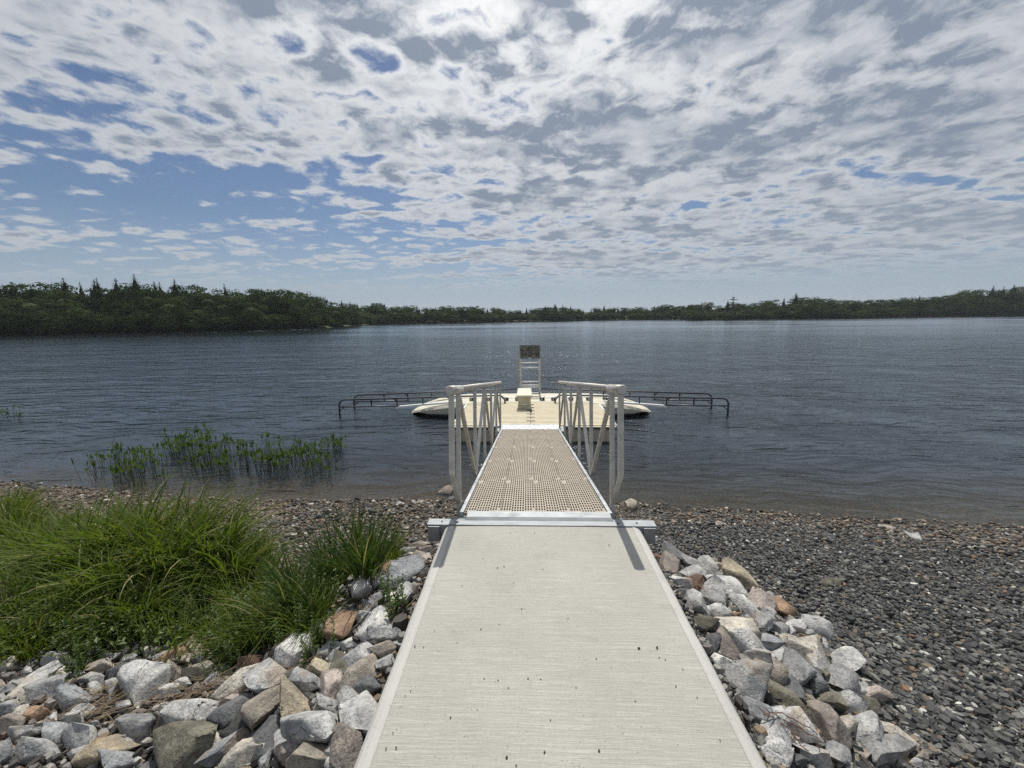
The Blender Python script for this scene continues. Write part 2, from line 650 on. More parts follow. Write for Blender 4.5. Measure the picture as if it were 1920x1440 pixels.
def m_leaf(name, c0, c1, trans=0.35, rough=0.55, vary=0.35, spec=0.35):
    m, t, p, o = new_mat(name)
    oi = t.node('ShaderNodeObjectInfo')
    co = worldco(t)
    n = t.noise(co, 3.0 if trans > 0.3 else 0.35, 3, 0.6)
    wn = t.node('ShaderNodeTexWhiteNoise', noise_dimensions='3D')
    geo = t.node('ShaderNodeNewGeometry')
    t.put(wn.inputs[0], t.vmath('SNAP', co, (0.05, 0.05, 0.05)) if trans > 0.3 else t.vmath('SNAP', co, (0.8, 0.8, 0.8)))
    f = t.math('ADD', t.math('MULTIPLY', n, 0.5), t.math('MULTIPLY', wn.outputs[0], vary))
    f = t.math('ADD', f, t.math('MULTIPLY', t.math('SUBTRACT', oi.outputs['Random'], 0.3), 0.55 if trans < 0.3 else 0.25), clamp=True)
    c = t.mix(f, c0, c1)
    t.l.new(c, p.inputs['Base Color'])
    t.put(p.inputs['Roughness'], rough)
    t.put(p.inputs['Specular IOR Level'], spec)
    tl = t.node('ShaderNodeBsdfTranslucent')
    t.l.new(t.mix(1.0, c, (1.25, 1.35, 0.55), 'MULTIPLY'), tl.inputs[0])
    mx = t.node('ShaderNodeMixShader')
    t.put(mx.inputs[0], trans)
    t.l.new(p.outputs[0], mx.inputs[1])
    t.l.new(tl.outputs[0], mx.inputs[2])
    t.l.new(mx.outputs[0], o.inputs[0])
    return m


def m_plain(name, c, rough=0.8, scale=20, amt=0.3):
    m, t, p, o = new_mat(name)
    co = worldco(t)
    n = t.noise(co, scale, 5, 0.6)
    t.l.new(t.mix(t.maprange(n, 0.3, 0.7, 0, 1), tuple(x * (1 - amt) for x in c), tuple(min(1, x * (1 + amt)) for x in c)), p.inputs['Base Color'])
    t.put(p.inputs['Roughness'], rough)
    t.put(p.inputs['Specular IOR Level'], 0.3)
    t.l.new(t.bump(n, 0.3, 0.01), p.inputs['Normal'])
    return m


M_CONC = m_concrete('broomed_concrete')
M_EDGE = m_concrete('trowelled_concrete', False, (0.49, 0.48, 0.445))
M_GALV = m_metal('galvanised_steel', (0.34, 0.36, 0.375), 0.6, 0.5, True)
M_ALU = m_metal('aluminium', (0.54, 0.52, 0.475), 0.5, 0.4)
M_ALUF = m_metal('aluminium_frame', (0.52, 0.54, 0.56), 0.45, 0.6)
M_DARKMET = m_metal('dark_galvanised', (0.30, 0.31, 0.32), 0.5, 0.6)
M_RAIL = m_metal('weathered_rail', (0.10, 0.10, 0.11), 0.4, 0.35)
M_GRATE = m_plastic('tan_grating', (0.44, 0.385, 0.31), 0.6)
M_DOCK = m_plastic('cream_dock_plastic', (0.66, 0.595, 0.44), 0.6, 0.08)
M_DOCK2 = m_plastic('pale_launch_plastic', (0.62, 0.58, 0.46), 0.5, 0.08)
M_WHITE = m_plastic('white_polythene', (0.78, 0.78, 0.75), 0.4, 0.05)
M_BLACK = m_plastic('black_rubber', (0.025, 0.025, 0.025), 0.5)
M_DARKP = m_plastic('dark_bar', (0.045, 0.045, 0.05), 0.35)
M_ROCK = m_rock()
M_PEB = m_vcol('shingle')
M_GROUND = m_ground()
M_WATER = m_water()
M_GRASS = m_leaf('grass_blade', (0.035, 0.070, 0.008), (0.17, 0.215, 0.035), 0.48, 0.55, 0.3, 0.22)
M_GRASSD = m_leaf('dark_grass_blade', (0.022, 0.046, 0.012), (0.075, 0.12, 0.03), 0.36, 0.5, 0.3, 0.25)
M_HERB = m_leaf('herb_leaf', (0.028, 0.06, 0.010), (0.12, 0.17, 0.032), 0.38, 0.5, 0.35)
M_PICK = m_leaf('water_plant_leaf', (0.035, 0.065, 0.014), (0.10, 0.15, 0.03), 0.4, 0.45, 0.3, 0.25)
M_DRY = m_plain('dead_grass', (0.15, 0.11, 0.07), 0.85, 20, 0.5)
M_DRYB = m_leaf('straw_blade', (0.22, 0.19, 0.09), (0.36, 0.32, 0.17), 0.3, 0.5, 0.3, 0.3)
M_TWIG = m_plain('driftwood', (0.10, 0.07, 0.05), 0.85)
M_RED = m_plain('red_root', (0.16, 0.065, 0.04), 0.7)
M_BROAD = m_leaf('broadleaf_crown', (0.014, 0.028, 0.010), (0.062, 0.090, 0.027), 0.25, 0.8, 0.35, 0.08)
M_SPRUCE = m_leaf('spruce_needles', (0.010, 0.020, 0.010), (0.024, 0.040, 0.018), 0.12, 0.85, 0.4, 0.05)
M_BARK = m_plain('tree_bark', (0.09, 0.075, 0.06), 0.9)
M_HILL = m_plain('wooded_ground', (0.045, 0.055, 0.022), 0.95, 0.5)

# ------------------------------------------------------------------ setting: ground, lake, hills, path


def warp(n, lim, fine):
    u = np.linspace(-1, 1, n)
    return np.sinh(u * fine) / np.sinh(fine) * lim


def grid_mesh(name, X, Y, Z, mat, smooth=True):
    ny, nx = X.shape
    V = np.stack([X.ravel(), Y.ravel(), Z.ravel()], 1)
    idx = np.arange(nx * ny).reshape(ny, nx)
    F = np.stack([idx[:-1, :-1].ravel(), idx[:-1, 1:].ravel(), idx[1:, 1:].ravel(), idx[1:, :-1].ravel()], 1)
    return np_mesh(name, V, F, mat, smooth)


xs = warp(300, 1600, 7.2)
ys = 3.0 + warp(280, 1600, 7.2)
GX, GY = np.meshgrid(xs, ys)
ground = inst('ground', grid_mesh('ground', GX, GY, gz(GX, GY), M_GROUND))
tag(ground, 'gravel bank and lake bed', None, None, 'structure')

wx = warp(60, 1500, 4)
wy = 3.2 + (np.linspace(0, 1, 60) ** 3) * 1500
WX, WY = np.meshgrid(wx, wy)
lake = inst('water', grid_mesh('water', WX, WY, WX * 0 + WATER, M_WATER))
tag(lake, 'rippled slate blue lake', None, None, 'structure')

# far shores, measured as (pixel column, waterline row)
SHORES = {
    'near_wood': ([(-260, 634), (-100, 632), (0, 630), (300, 625), (520, 619), (600, 616), (660, 611), (698, 609)],
                  [(-260, 520), (0, 531), (60, 533), (105, 531), (150, 534), (200, 530), (232, 530), (270, 527), (300, 533), (340, 532), (380, 540),
                   (430, 538), (500, 542), (560, 547), (600, 556), (640, 567), (670, 578), (698, 590)]),
    'far_shore': ([(640, 609.5), (720, 608), (850, 606), (1000, 603), (1100, 601), (1200, 600), (1330, 598.5)],
                  [(640, 566), (690, 571), (750, 573), (800, 575), (860, 574), (900, 577), (950, 581), (1000, 581), (1040, 573), (1080, 577), (1095, 581),
                   (1150, 578), (1200, 576), (1260, 572), (1330, 570)]),
    'headland': ([(1300, 600.5), (1340, 600), (1600, 597), (1750, 594), (1920, 592), (2180, 589)],
                 [(1300, 573), (1340, 572), (1400, 571), (1440, 562), (1490, 556), (1530, 558), (1600, 564), (1650, 562), (1700, 559), (1760, 554),
                  (1810, 548), (1850, 544), (1900, 541), (1960, 534), (2180, 520)]),
}


def shore_pt(zone, px):
    s = SHORES[zone][0]
    y = np.interp(px, [a for a, _ in s], [b for _, b in s])
    return on_z(px, y, WATER)


def sky_y(zone, px):
    s = SHORES[zone][1]
    return float(np.interp(px, [a for a, _ in s], [b for _, b in s]))


def top_z(px, py, p):
    """height of the ray through (px, py) above the ground point p's distance"""
    v = ray(px, py)
    t = math.hypot(p[0], p[1]) / math.hypot(v[0], v[1])
    return CAM_H + v[2] * t


def hill_z(off, top):
    return WATER + 0.25 * (1 - math.exp(-off / 0.8)) + min(max(off - 3, 0) * 0.09, (0.42 if off < 18 else 0.42 + 0.4 * min((off - 18) / 20, 1)) * max(top - WATER, 1))


for zone, (sh, sk) in SHORES.items():
    V, F = [], []
    offs = [-1.5, 0, 1.2, 4, 10, 20, 34, 60, 140, 420]
    cols = np.linspace(sh[0][0], sh[-1][0], 70)
    for px in cols:
        s = shore_pt(zone, px)
        u = np.array([s[0], s[1]]) / math.hypot(s[0], s[1])
        top = top_z(px, sky_y(zone, px), s)
        wig = 0.8 * math.sin(px * 0.11) + 0.5 * math.sin(px * 0.31 + 1)
        for o in offs:
            z = WATER - 0.35 if o < 0 else (WATER - 0.02 if o == 0 else hill_z(o, top) + 0.15 * math.sin(px * 0.2 + o))
            oo = o + wig
            V.append((s[0] + u[0] * oo, s[1] + u[1] * oo, z))
    n = len(offs)
    for i in range(len(cols) - 1):
        for j in range(n - 1):
            F.append((i * n + j, (i + 1) * n + j, (i + 1) * n + j + 1, i * n + j + 1))
    h = inst('hills', np_mesh('hills', V, F, M_HILL, True))
    tag(h, {'near_wood': 'low wooded rise beyond the left bay', 'far_shore': 'far low shore behind the dock', 'headland': 'wooded headland on the right shore'}[zone], None, None, 'structure')

# concrete path with a trowelled edge on either side
YB = -2.5
mb = MB()
ny = 24
for k in range(1):
    secs = []
    for i in range(ny + 1):
        y = YB + (WEND - YB) * i / ny
        secs.append([(WX0 + 0.075, y, -0.2), (WX0 + 0.075, y, 0.0), (-0.2, y, 0.003), (0.4, y, 0.003), (WX1 - 0.07, y, 0.0), (WX1 - 0.07, y, -0.2)])
    mb.loft(secs)
path = mb.build('path', M_CONC)
tag(path, 'pale broomed concrete path running down to the gangway', None, None, 'structure')
for side in (-1, 1):
    xo, xi = (WX0, WX0 + 0.0745) if side < 0 else (WX1, WX1 - 0.0695)
    prof = [(xo - side * 0.0, -0.22), (xo, -0.045), (xo - side * 0.006, -0.024), (xo - side * 0.022, -0.008), (xo - side * 0.045, 0.001), (xi + side * 0.006, 0.004), (xi, 0.001), (xi, -0.22)]
    mb = MB()
    secs = []
    for i in range(40):
        y = YB + (WEND - YB) * i / 39
        j = 0.0016 * math.sin(i * 1.7) + 0.001 * math.sin(i * 4.1)
        secs.append([(a + j * (1 if k < 5 else 0), y, b) for k, (a, b) in enumerate(prof)])
    mb.loft(secs, smooth=False)
    mb.build('edging', M_EDGE, path)
mb = MB()
mb.box(WX0 + 0.03, WX1 - 0.03, WEND - 0.35, WEND - 0.006, -1.1, -0.201)
mb.build('footing', M_EDGE, path)

# ------------------------------------------------------------------ hinge plate at the end of the path
hp = empty('hinge_plate', (0.1, WEND, 0))
tag(hp, 'galvanised steel channel bolted across the end of the concrete path', 'steel plate')
mb = MB()
mb.box(-0.885, 0.885, 0.004, 0.092, 0.001, 0.010, 0.001)
mb.box(-0.878, 0.878, 0.006, 0.014, -0.125, 0.0005)
mb.box(-0.878, 0.878, 0.083, 0.091, -0.15, 0.0005)
mb.build('channel', M_GALV, hp)
for s in (-1, 1):
    mb = MB()
    mb.box(s * 0.83 - 0.045, s * 0.83 + 0.045, -0.012, 0.005, -0.125, -0.001)
    mb.build('bracket', M_DARKMET, hp)
mb = MB()
mb.loft([[(-0.60, .07, .011), (-0.585, .095, .028), (-0.585, .165, .040), (-0.585, .165, .034), (-0.585, .095, .022), (-.60, .07, .0105)],
         [(0.575, .07, .011), (0.56, .095, .028), (0.56, .165, .040), (0.56, .165, .034), (0.56, .095, .022), (.575, .07, .0105)]])
mb.build('transition_plate', M_GALV, hp)
for x in (-0.655, -0.775, 0.60, 0.745):
    mb = MB()
    mb.tube([(x, 0.045, 0.010), (x, 0.045, 0.022)], 0.013 if abs(x) < 0.7 else 0.006, 6)
    mb.build('bolt', M_DARKMET, hp)
mb = MB()
mb.tube([(-0.70, 0.13, -0.03), (0.66, 0.13, -0.03)], 0.024, 12)
mb.build('hinge_pin', M_GALV, hp)

# ------------------------------------------------------------------ gangway
TH = R(-8.95)
GC = 0.065
GL = 5.08
gw = empty('gangway', (GC, 2.905, 0.022), (TH, 0, 0))
tag(gw, 'long aluminium gangway with tan grating sloping down to the dock', 'gangway')
HW = 0.621
for s in (-1, 1):
    mb = MB()
    x0, x1 = sorted((s * HW, s * (HW - 0.032)))
    mb.box(x0, x1, 0, GL, -0.13, 0.006, 0.002)
    mb.box(min(s * (HW - 0.03), s * (HW - 0.060)), max(s * (HW - 0.03), s * (HW - 0.060)), 0, GL, -0.05, -0.043)
    mb.build('side_rail', M_ALUF, gw)
mb = MB()
for k in range(11):
    y = 0.02 + k * (GL - 0.06) / 10
    mb.box(-HW + 0.034, HW - 0.034, y, y + 0.035, -0.115, -0.052)
for x in (-0.292, 0.0, 0.292):
    mb.box(x - 0.016, x + 0.016, 0.06, GL - 0.05, -0.050, -0.030)
mb.build('cross_members', M_DARKMET, gw)
mb = MB()
mb.box(-HW, HW, -0.012, -0.001, -0.10, -0.032)
mb.build('end_plate', M_DARKMET, gw)


def grate_mesh(w, L, seed=0):
    """moulded grating panel with real slots"""
    ncol, p = 13, L / 16.0
    cp = w / ncol
    sw = cp * 0.56
    xs_ = [0.0]
    for c in range(ncol):
        xs_ += [c * cp + (cp - sw) / 2, c * cp + (cp + sw) / 2]
    xs_.append(w)
    marks = {0.0, L}
    slots = {}
    for c in range(ncol):
        offs = 0.5 if 4 <= c % 13 <= 8 else 0.0
        slots[c] = []
        for k in range(17):
            a = (k - offs) * p + 0.14 * p
            b = (k + 1 - offs) * p - 0.14 * p
            a, b = max(a, 0.006), min(b, L - 0.006)
            if b - a < 0.15 * p:
                continue
            if c >= ncol - 2 and b < 2.1 * p and k < 2:
                if c == ncol - 1 or k < 1:
                    continue
            if c <= 1 and a > L - 2.2 * p:
                continue
            slots[c].append((a, b))
            marks.update((a, b))
    yl = sorted(marks)
    yy = [yl[0]]
    for v in yl[1:]:
        if v - yy[-1] > 1e-5:
            yy.append(v)
    bm = bmesh.new()
    nx, ny_ = len(xs_), len(yy)
    top = [[bm.verts.new((x, y, 0)) for x in xs_] for y in yy]
    bot = [[bm.verts.new((x, y, -0.024)) for x in xs_] for y in yy]
    hole = [[False] * (nx - 1) for _ in range(ny_ - 1)]
    for j in range(ny_ - 1):
        ym = (yy[j] + yy[j + 1]) / 2
        for c in range(ncol):
            if any(a < ym < b for a, b in slots[c]):
                hole[j][1 + 2 * c] = True
    H = lambda i, j: i < 0 or j < 0 or i >= nx - 1 or j >= ny_ - 1 or hole[j][i]
    for j in range(ny_ - 1):
        for i in range(nx - 1):
            if hole[j][i]:
                continue
            bm.faces.new((top[j][i], top[j][i + 1], top[j + 1][i + 1], top[j + 1][i]))
            if H(i - 1, j):
                bm.faces.new((top[j][i], top[j + 1][i], bot[j + 1][i], bot[j][i]))
            if H(i + 1, j):
                bm.faces.new((top[j + 1][i + 1], top[j][i + 1], bot[j][i + 1], bot[j + 1][i + 1]))
            if H(i, j - 1):
                bm.faces.new((top[j][i + 1], top[j][i], bot[j][i], bot[j][i + 1]))
            if H(i, j + 1):
                bm.faces.new((top[j + 1][i], top[j + 1][i + 1], bot[j + 1][i + 1], bot[j + 1][i]))
    loose = [v for v in bm.verts if not v.link_faces]
    bmesh.ops.delete(bm, geom=loose, context='VERTS')
    me = bpy.data.meshes.new('grating_panel')
    bm.to_mesh(me)
    bm.free()
    me.materials.append(M_GRATE)
    return me


PW = (2 * HW - 0.070) / 4
PL = (GL - 0.004) / 5
gm = grate_mesh(PW - 0.005, PL - 0.005)
for i in range(4):
    for j in range(5):
        inst('grating_panel', gm, gw, (-HW + 0.0375 + i * PW, 0.004 + j * PL, -0.004 + 0.0012 * ((i * 7 + j * 3) % 3)))
mb = MB()
for i in range(4):
    for j in range(5):
        for (sx, sy) in ((PW - 0.022, 0.028), (0.018, PL - 0.028)):
            x, y = -HW + 0.0375 + i * PW + sx, 0.004 + j * PL + sy
            mb.tube([(x, y, -0.002), (x, y, 0.0035)], 0.007, 6)
mb.build('screw_heads', M_ALUF, gw)

RX = 0.650
posts = [0.14, 1.19, 2.17, 3.16, 4.20, 5.34]
RAILH = 1.005
for s in (-1, 1):
    hr = MB()
    x = s * RX
    hr.tube([(x, 0.20, RAILH), (x, 5.38, RAILH - 0.01)], 0.029, 20)
    for yy_ in (1.9, 3.4):
        hr.tube([(x, yy_, RAILH - .003), (x, yy_ + 0.02, RAILH - .003)], 0.0305, 20)
    h = hr.build('handrail', M_ALU, gw)
    mb = MB()
    mb.tube([(x, -0.205, RAILH + 0.004), (x, 0.235, RAILH)], 0.0345, 24)
    mb.build('end_sleeve', M_ALU, h)
    mb = MB()
    mb.tube([(x, -0.215, RAILH + 0.004), (x, -0.2065, RAILH + 0.004)], [0.032, 0.0355], 24)
    mb.build('end_cap', M_ALU, h)
    # bent end post
    W, T = 0.038, 0.044
    mb = MB()
    xin = x
    mb.loft([[(xin - W / 2, y - T / 2, z), (xin + W / 2, y - T / 2, z), (xin + W / 2, y + T / 2, z2), (xin - W / 2, y + T / 2, z2)]
             for (y, z, z2) in ((-0.155, RAILH - 0.03, RAILH - 0.03), (-0.155, 0.36, 0.335), (0.092, 0.085, 0.04), (0.112, 0.06, 0.02))])
    mb.build('post', M_ALU, h)
    for k, py_ in enumerate(posts):
        mb = MB()
        base = -0.13 if k not in (0,) else -0.12
        mb.box(x - 0.0175, x + 0.0175, py_ - 0.022, py_ + 0.022, base, RAILH - 0.02, 0.0015)
        mb.build('post', M_ALU, h)
    for a, b in ((0, 1), (2, 1), (2, 3), (4, 3), (4, 5)):
        ya, yb = posts[a], posts[b]
        sg = 1 if yb > ya else -1
        mb = MB()
        mb.bar((x, ya + sg * 0.025, RAILH - 0.05), (x, yb - sg * 0.03, 0.02), 0.034, 0.036, (1, 0, 0), 0.0015)
        mb.build('brace', M_ALU, h)

# ------------------------------------------------------------------ floating dock
DZ = -0.82
DX0, DX1, DY0, DY1 = -1.69, 1.99, 8.33, 10.75
dk = empty('floating_dock', (0, 0, 0))
tag(dk, 'cream ribbed plastic floating dock at the foot of the gangway', 'dock')
for (a, b) in ((DX0, 0.088), (0.094, DX1)):
    mb = MB()
    mb.box(a, b, DY0, DY1, DZ - 0.055, DZ - 0.022, 0.008)
    n = 20
    pitch = (DY1 - DY0 - 0.06) / n
    for k in range(n):
        y = DY0 + 0.05 + k * pitch
        mb.loft([[(xx, y, DZ - 0.023), (xx, y + 0.010, DZ), (xx, y + pitch - 0.034, DZ), (xx, y + pitch - 0.024, DZ - 0.023)] for xx in (a + 0.03, b - 0.012)])
    mb.build('deck_section', M_DOCK, dk)
    mb = MB()
    mb.box(a + 0.05, b - 0.02 if b < 1 else b - 0.05, DY0 + 0.05, DY1 - 0.02, DZ - 0.52, DZ - 0.085, 0.03)
    for k in range(5):
        xx = a + 0.15 + k * (b - a - 0.3) / 4
        mb.box(xx - 0.05, xx + 0.05, DY0 + 0.035, DY0 + 0.051, DZ - 0.5, DZ - 0.10, 0.006)
    mb.build('float', M_DOCK2, dk)
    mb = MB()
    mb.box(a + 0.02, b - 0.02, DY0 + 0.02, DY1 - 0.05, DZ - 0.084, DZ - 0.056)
    mb.build('painted_shadow_gap', M_BLACK, dk)  # black strip put in as the shade under the deck lip
for s, xx in ((-1, DX0), (1, DX1)):
    mb = MB()
    mb.tube([(xx + s * 0.012, DY0 + 0.02, DZ - 0.012), (xx + s * 0.012, DY1 - 1.1, DZ - 0.012)], 0.022, 8)
    mb.tube([(xx + s * 0.012, DY1 - 1.05, DZ - 0.012), (xx + s * 0.012, DY1 - 0.1, DZ - 0.012)], 0.030, 8)
    mb.build('edge_bumper', M_WHITE, dk)
for k in range(7):
    y = 8.40 + k * 0.335
    mb = MB()
    mb.box(0.091 - 0.10, 0.091 - 0.03, y - 0.020, y + 0.020, DZ - 0.004, DZ + 0.010, 0.004)
    mb.box(0.091 + 0.03, 0.091 + 0.10, y - 0.020, y + 0.020, DZ - 0.004, DZ + 0.010, 0.004)
    mb.box(0.091 - 0.035, 0.091 + 0.035, y - 0.011, y + 0.011, DZ - 0.004, DZ + 0.008)
    mb.build('connector', M_BLACK, dk)
mb = MB()
mb.box(0.088, 0.094, DY0 + 0.03, DY1, DZ - 0.03, DZ + 0.003)
mb.build('seam', M_BLACK, dk)
mb = MB()
mb.box(GC - 0.66, GC + 0.66, 8.0, 8.36, DZ + 0.013, DZ + 0.022, 0.002)
mb.build('landing_plate', M_ALUF, dk)
for s in (-1, 1):
    mb = MB()
    mb.box(GC + s * 0.69 - 0.05, GC + s * 0.69 + 0.05, 7.98, 8.34, DZ - 0.07, DZ - 0.02)
    mb.box(GC + s * 0.80 - 0.05, GC + s * 0.80 + 0.16, 8.26, 8.36, DZ - 0.02, DZ + 0.012)
    mb.build('hinge_bracket', M_DARKMET, dk)

# kayak launches on both sides
YF, YR = 10.62, 11.62
for s in (-1, 1):
    C0 = 0.088
    kl = empty('kayak_launch', (C0, 0, 0))
    side = 'reed' if s < 0 else 'open beach'
    tag(kl, 'cream floating kayak launch with twin guide rails reaching out towards the %s side' % side, 'kayak launch', 'kayak launches behind the dock')
    mb = MB()
    secs = []
    for (x, zt, zb, y0, y1) in ((0.003, DZ, -1.3, 10.76, 12.05), (1.7, DZ, -1.3, 10.72, 12.05), (1.95, DZ - 0.005, -1.32, 10.40, 12.03), (2.4, DZ - 0.03, -1.32, 10.36, 12.0),
                                (2.85, DZ - 0.10, -1.28, 10.42, 11.9), (3.2, DZ - 0.20, -1.22, 10.62, 11.75), (3.42, -1.10, -1.20, 10.86, 11.5), (3.48, -1.13, -1.18, 10.98, 11.4)):
        xx = s * x
        e = 0.05
        secs.append([(xx, y0 + 0.45, zb), (xx, y0 + 0.02, min(zt - e - 0.01, -1.075)), (xx, y0, zt - e), (xx, y0 + e, zt), (xx, y0 + 0.42, zt - 0.004), (xx, y0 + 0.48, zt - 0.03), (xx, y1 - 0.48, zt - 0.03), (xx, y1 - 0.42, zt - 0.004), (xx, y1 - e, zt), (xx, y1, zt - e), (xx, y1, zb)])
    mb.loft(secs, smooth=False)
    mb.build('launch_hull', M_DOCK2, kl)
    # white slide
    mb = MB()
    mb.loft([[(s * xx, YF - 0.06, z), (s * xx, YF - 0.045, z + 0.045), (s * xx, YF + 0.045, z + 0.045), (s * xx, YF + 0.06, z)] for xx, z in ((2.1, -0.80), (2.9, -0.86), (3.72, -0.93), (3.80, -0.96))])
    mb.build('slide_strip', M_WHITE, kl)
    for (yy_, xe, zt0, zt1, xin, rear) in ((YF, 5.50, -0.70, -0.585, 0.72, False), (YR, 5.52, -0.765, -0.60, 0.35, True)):
        xb = xe - 0.22
        zl = lambda x: zt0 + (zt1 - zt0) * (xb - x) / (xb - xin)
        pts = [(s * xe, yy_, -1.42), (s * xe, yy_, zt0 - 0.20)]
        for k in range(1, 7):
            a = k / 6 * math.pi / 2
            pts.append((s * (xe - 0.19 + 0.19 * math.cos(a)), yy_, zt0 - 0.19 + 0.19 * math.sin(a)))
        for x in (4.4, 3.4, 2.4, 1.4):
            pts.append((s * x, yy_, zl(x)))
        if not rear:
            pts += [(s * 0.90, yy_, zl(0.9)), (s * 0.80, yy_, zl(0.9) - 0.03), (s * 0.72, yy_, zl(0.9) - 0.12), (s * 0.70, yy_, DZ)]
        else:
            pts += [(s * 0.36, yy_, zl(0.36))]
        mb = MB()
        mb.tube(pts, 0.026, 10)
        gr = mb.build('guide_rail', M_RAIL, kl)
        # the polished inner length of the rail
        mb = MB()
        mb.tube([(s * x, yy_, zl(x) + 0.001) for x in (2.35, 1.5, 0.92)], 0.0245, 10)
        mb.build('polished_length', M_ALUF, gr)
        mb = MB()
        mb.tube([(s * (xe - 0.01), yy_, zt0 - 0.215), (s * 3.75, yy_, zt0 - 0.19)], 0.021, 8)
        mb.build('lower_rail', M_RAIL, gr)
        for x in (4.55, 3.80, 3.05, 2.25):
            zb = zt0 - 0.20 if x > 3.7 else DZ - 0.06
            mb = MB()
            mb.bar((s * x, yy_, zb), (s * x, yy_, zl(x)), 0.03, 0.03, (0, 1, 0))
            mb.build('rail_post', M_DARKP, gr)
            if x in (3.80, 2.25):
                mb = MB()
                mb.bar((s * (x + 0.10), yy_, zl(x) - 0.01), (s * x, yy_, zl(x) - 0.09), 0.02, 0.05, (0, 1, 0))
                mb.build('gusset', M_DARKP, gr)
        mb = MB()
        mb.bar((s * (xe - 0.13), yy_, zt0 - 0.235), (s * (xe - 0.01), yy_, zt0 - 0.33), 0.02, 0.05, (0, 1, 0))
        mb.build('gusset', M_DARKP, gr)
    # row of roller sockets with bent steel handles
    for x in ((0.36, 0.69, 1.19, 1.70, 2.18) if s > 0 else (0.36, 0.69, 1.19, 1.70)):
        xx = s * x
        mb = MB()
        pts = [(xx + 0.075 * math.cos(a), 10.98, DZ + 0.012 + 0.045 * math.sin(a) + 0.03) for a in np.linspace(0, 2 * math.pi, 17)[:-1]]
        mb.loft([[(p[0], 10.95, p[2]) for p in pts], [(p[0], 11.03, p[2]) for p in pts]], smooth=True)
        rl = mb.build('roller', M_BLACK, kl)
        mb = MB()
        mb.tube([(xx - 0.01, 10.93, DZ - 0.01), (xx - 0.02, 10.93, DZ + 0.06), (xx + 0.02 * s, 10.95, DZ + 0.10), (xx + 0.07 * s, 11.0, DZ + 0.11)], 0.016, 8)
        mb.build('handle', M_ALUF, rl)

# transfer seat box
bx = empty('transfer_box', (-0.065, 9.92, DZ))
tag(bx, 'cream plastic box seat with sloping lid standing on the dock', 'box seat')
mb = MB()
mb.loft([[(-0.17, -.06, 0.005), (0.17, -.06, 0.005), (0.17, .34, 0.005), (-0.17, .34, 0.005)], [(-0.175, -.065, .09), (0.175, -.065, .09), (0.175, .34, .09), (-0.175, .34, .09)],
         [(-0.165, -.03, .12), (0.165, -.03, .12), (0.165, .33, .12), (-0.165, .33, .12)], [(-0.172, -.02, .37), (0.172, -.02, .37), (0.172, .33, .40), (-0.172, .33, .40)]])
mb.build('body', m_plastic('box_plastic', (0.50, 0.46, 0.36), 0.6), bx)
mb = MB()
mb.loft([[(-0.208, -.085, .350), (0.208, -.085, .350), (0.19, .40, .440), (-0.19, .40, .440)], [(-0.205, -.080, .385), (0.205, -.080, .385), (0.187, .40, .478), (-0.187, .40, .478)],
         [(-0.185, -.05, .400), (0.185, -.05, .400), (0.165, .38, .492), (-0.165, .38, .492)]])
mb.build('lid', M_DOCK2, bx)
mb = MB()
mb.tube([(-0.06, -0.07, 0.13), (-0.04, -0.085, 0.145), (0.05, -0.085, 0.145), (0.07, -0.07, 0.13)], 0.008, 8)
mb.build('handle', M_WHITE, bx)
for s in (-1, 1):
    mb = MB()
    mb.box(s * 0.196 - 0.012, s * 0.196 + 0.012, -0.088, -0.03, 0.325, 0.352, 0.003)
    mb.build('corner_pad', M_BLACK, bx)

# information board on its frame
ib = empty('information_board', (0.105, 12.08, DZ))
tag(ib, 'tall metal frame with an information board of six pictures on top', 'information board')
for s in (-1, 1):
    mb = MB()
    mb.box(s * 0.30 - 0.028, s * 0.30 + 0.028, -0.022, 0.022, -0.1, 1.53)
    mb.build('post', M_ALU, ib)
for z in (0.975, 0.82, 0.37, 0.255, 0.185):
    mb = MB()
    mb.tube([(-0.276, 0, z), (0.276, 0, z)], 0.020, 8)
    mb.build('rung', M_WHITE, ib)
mb = MB()
mb.box(-0.325, 0.325, -0.036, -0.0225, 1.11, 1.54, 0.004)
pn = mb.build('panel', m_plain('panel_grey', (0.20, 0.20, 0.19), 0.6, 8, 0.1), ib)
m, t, p, o = new_mat('board_print')
co = worldco(t)
nn = t.noise(co, 16, 4, 0.6)
t.l.new(t.ramp(nn, [(0.38, (0.018, 0.018, 0.018)), (0.52, (0.06, 0.06, 0.058)), (0.60, (0.16, 0.16, 0.15))]), p.inputs['Base Color'])
t.put(p.inputs['Roughness'], 0.5)
for r_ in range(2):
    for c_ in range(3):
        mb = MB()
        x0 = -0.295 + c_ * 0.2
        z0 = 1.33 - r_ * 0.155
        mb.box(x0, x0 + 0.185, -0.0395, -0.0365, z0, z0 + 0.13)
        mb.build('picture', m, pn)
mb = MB()
mb.box(-0.05, 0.27, -0.0395, -0.0365, 1.487, 1.507)
mb.box(-0.27, -0.09, -0.0395, -0.0365, 1.49, 1.502)
mb.build('heading', M_BLACK, pn)
mb = MB()
mb.box(-0.30, 0.30, -0.045, -0.037, 1.118, 1.134)
mb.build('lower_lip', M_DARKP, pn)
mb = MB()
mb.box(-0.05, 0.05, -0.05, -0.0455, 1.12, 1.14)
mb.build('clip', M_ALUF, pn)
mb = MB()
mb.box(-0.36, 0.36, -0.05, 0.05, -0.004, 0.012)
mb.build('base_plate', M_DARKMET, ib)


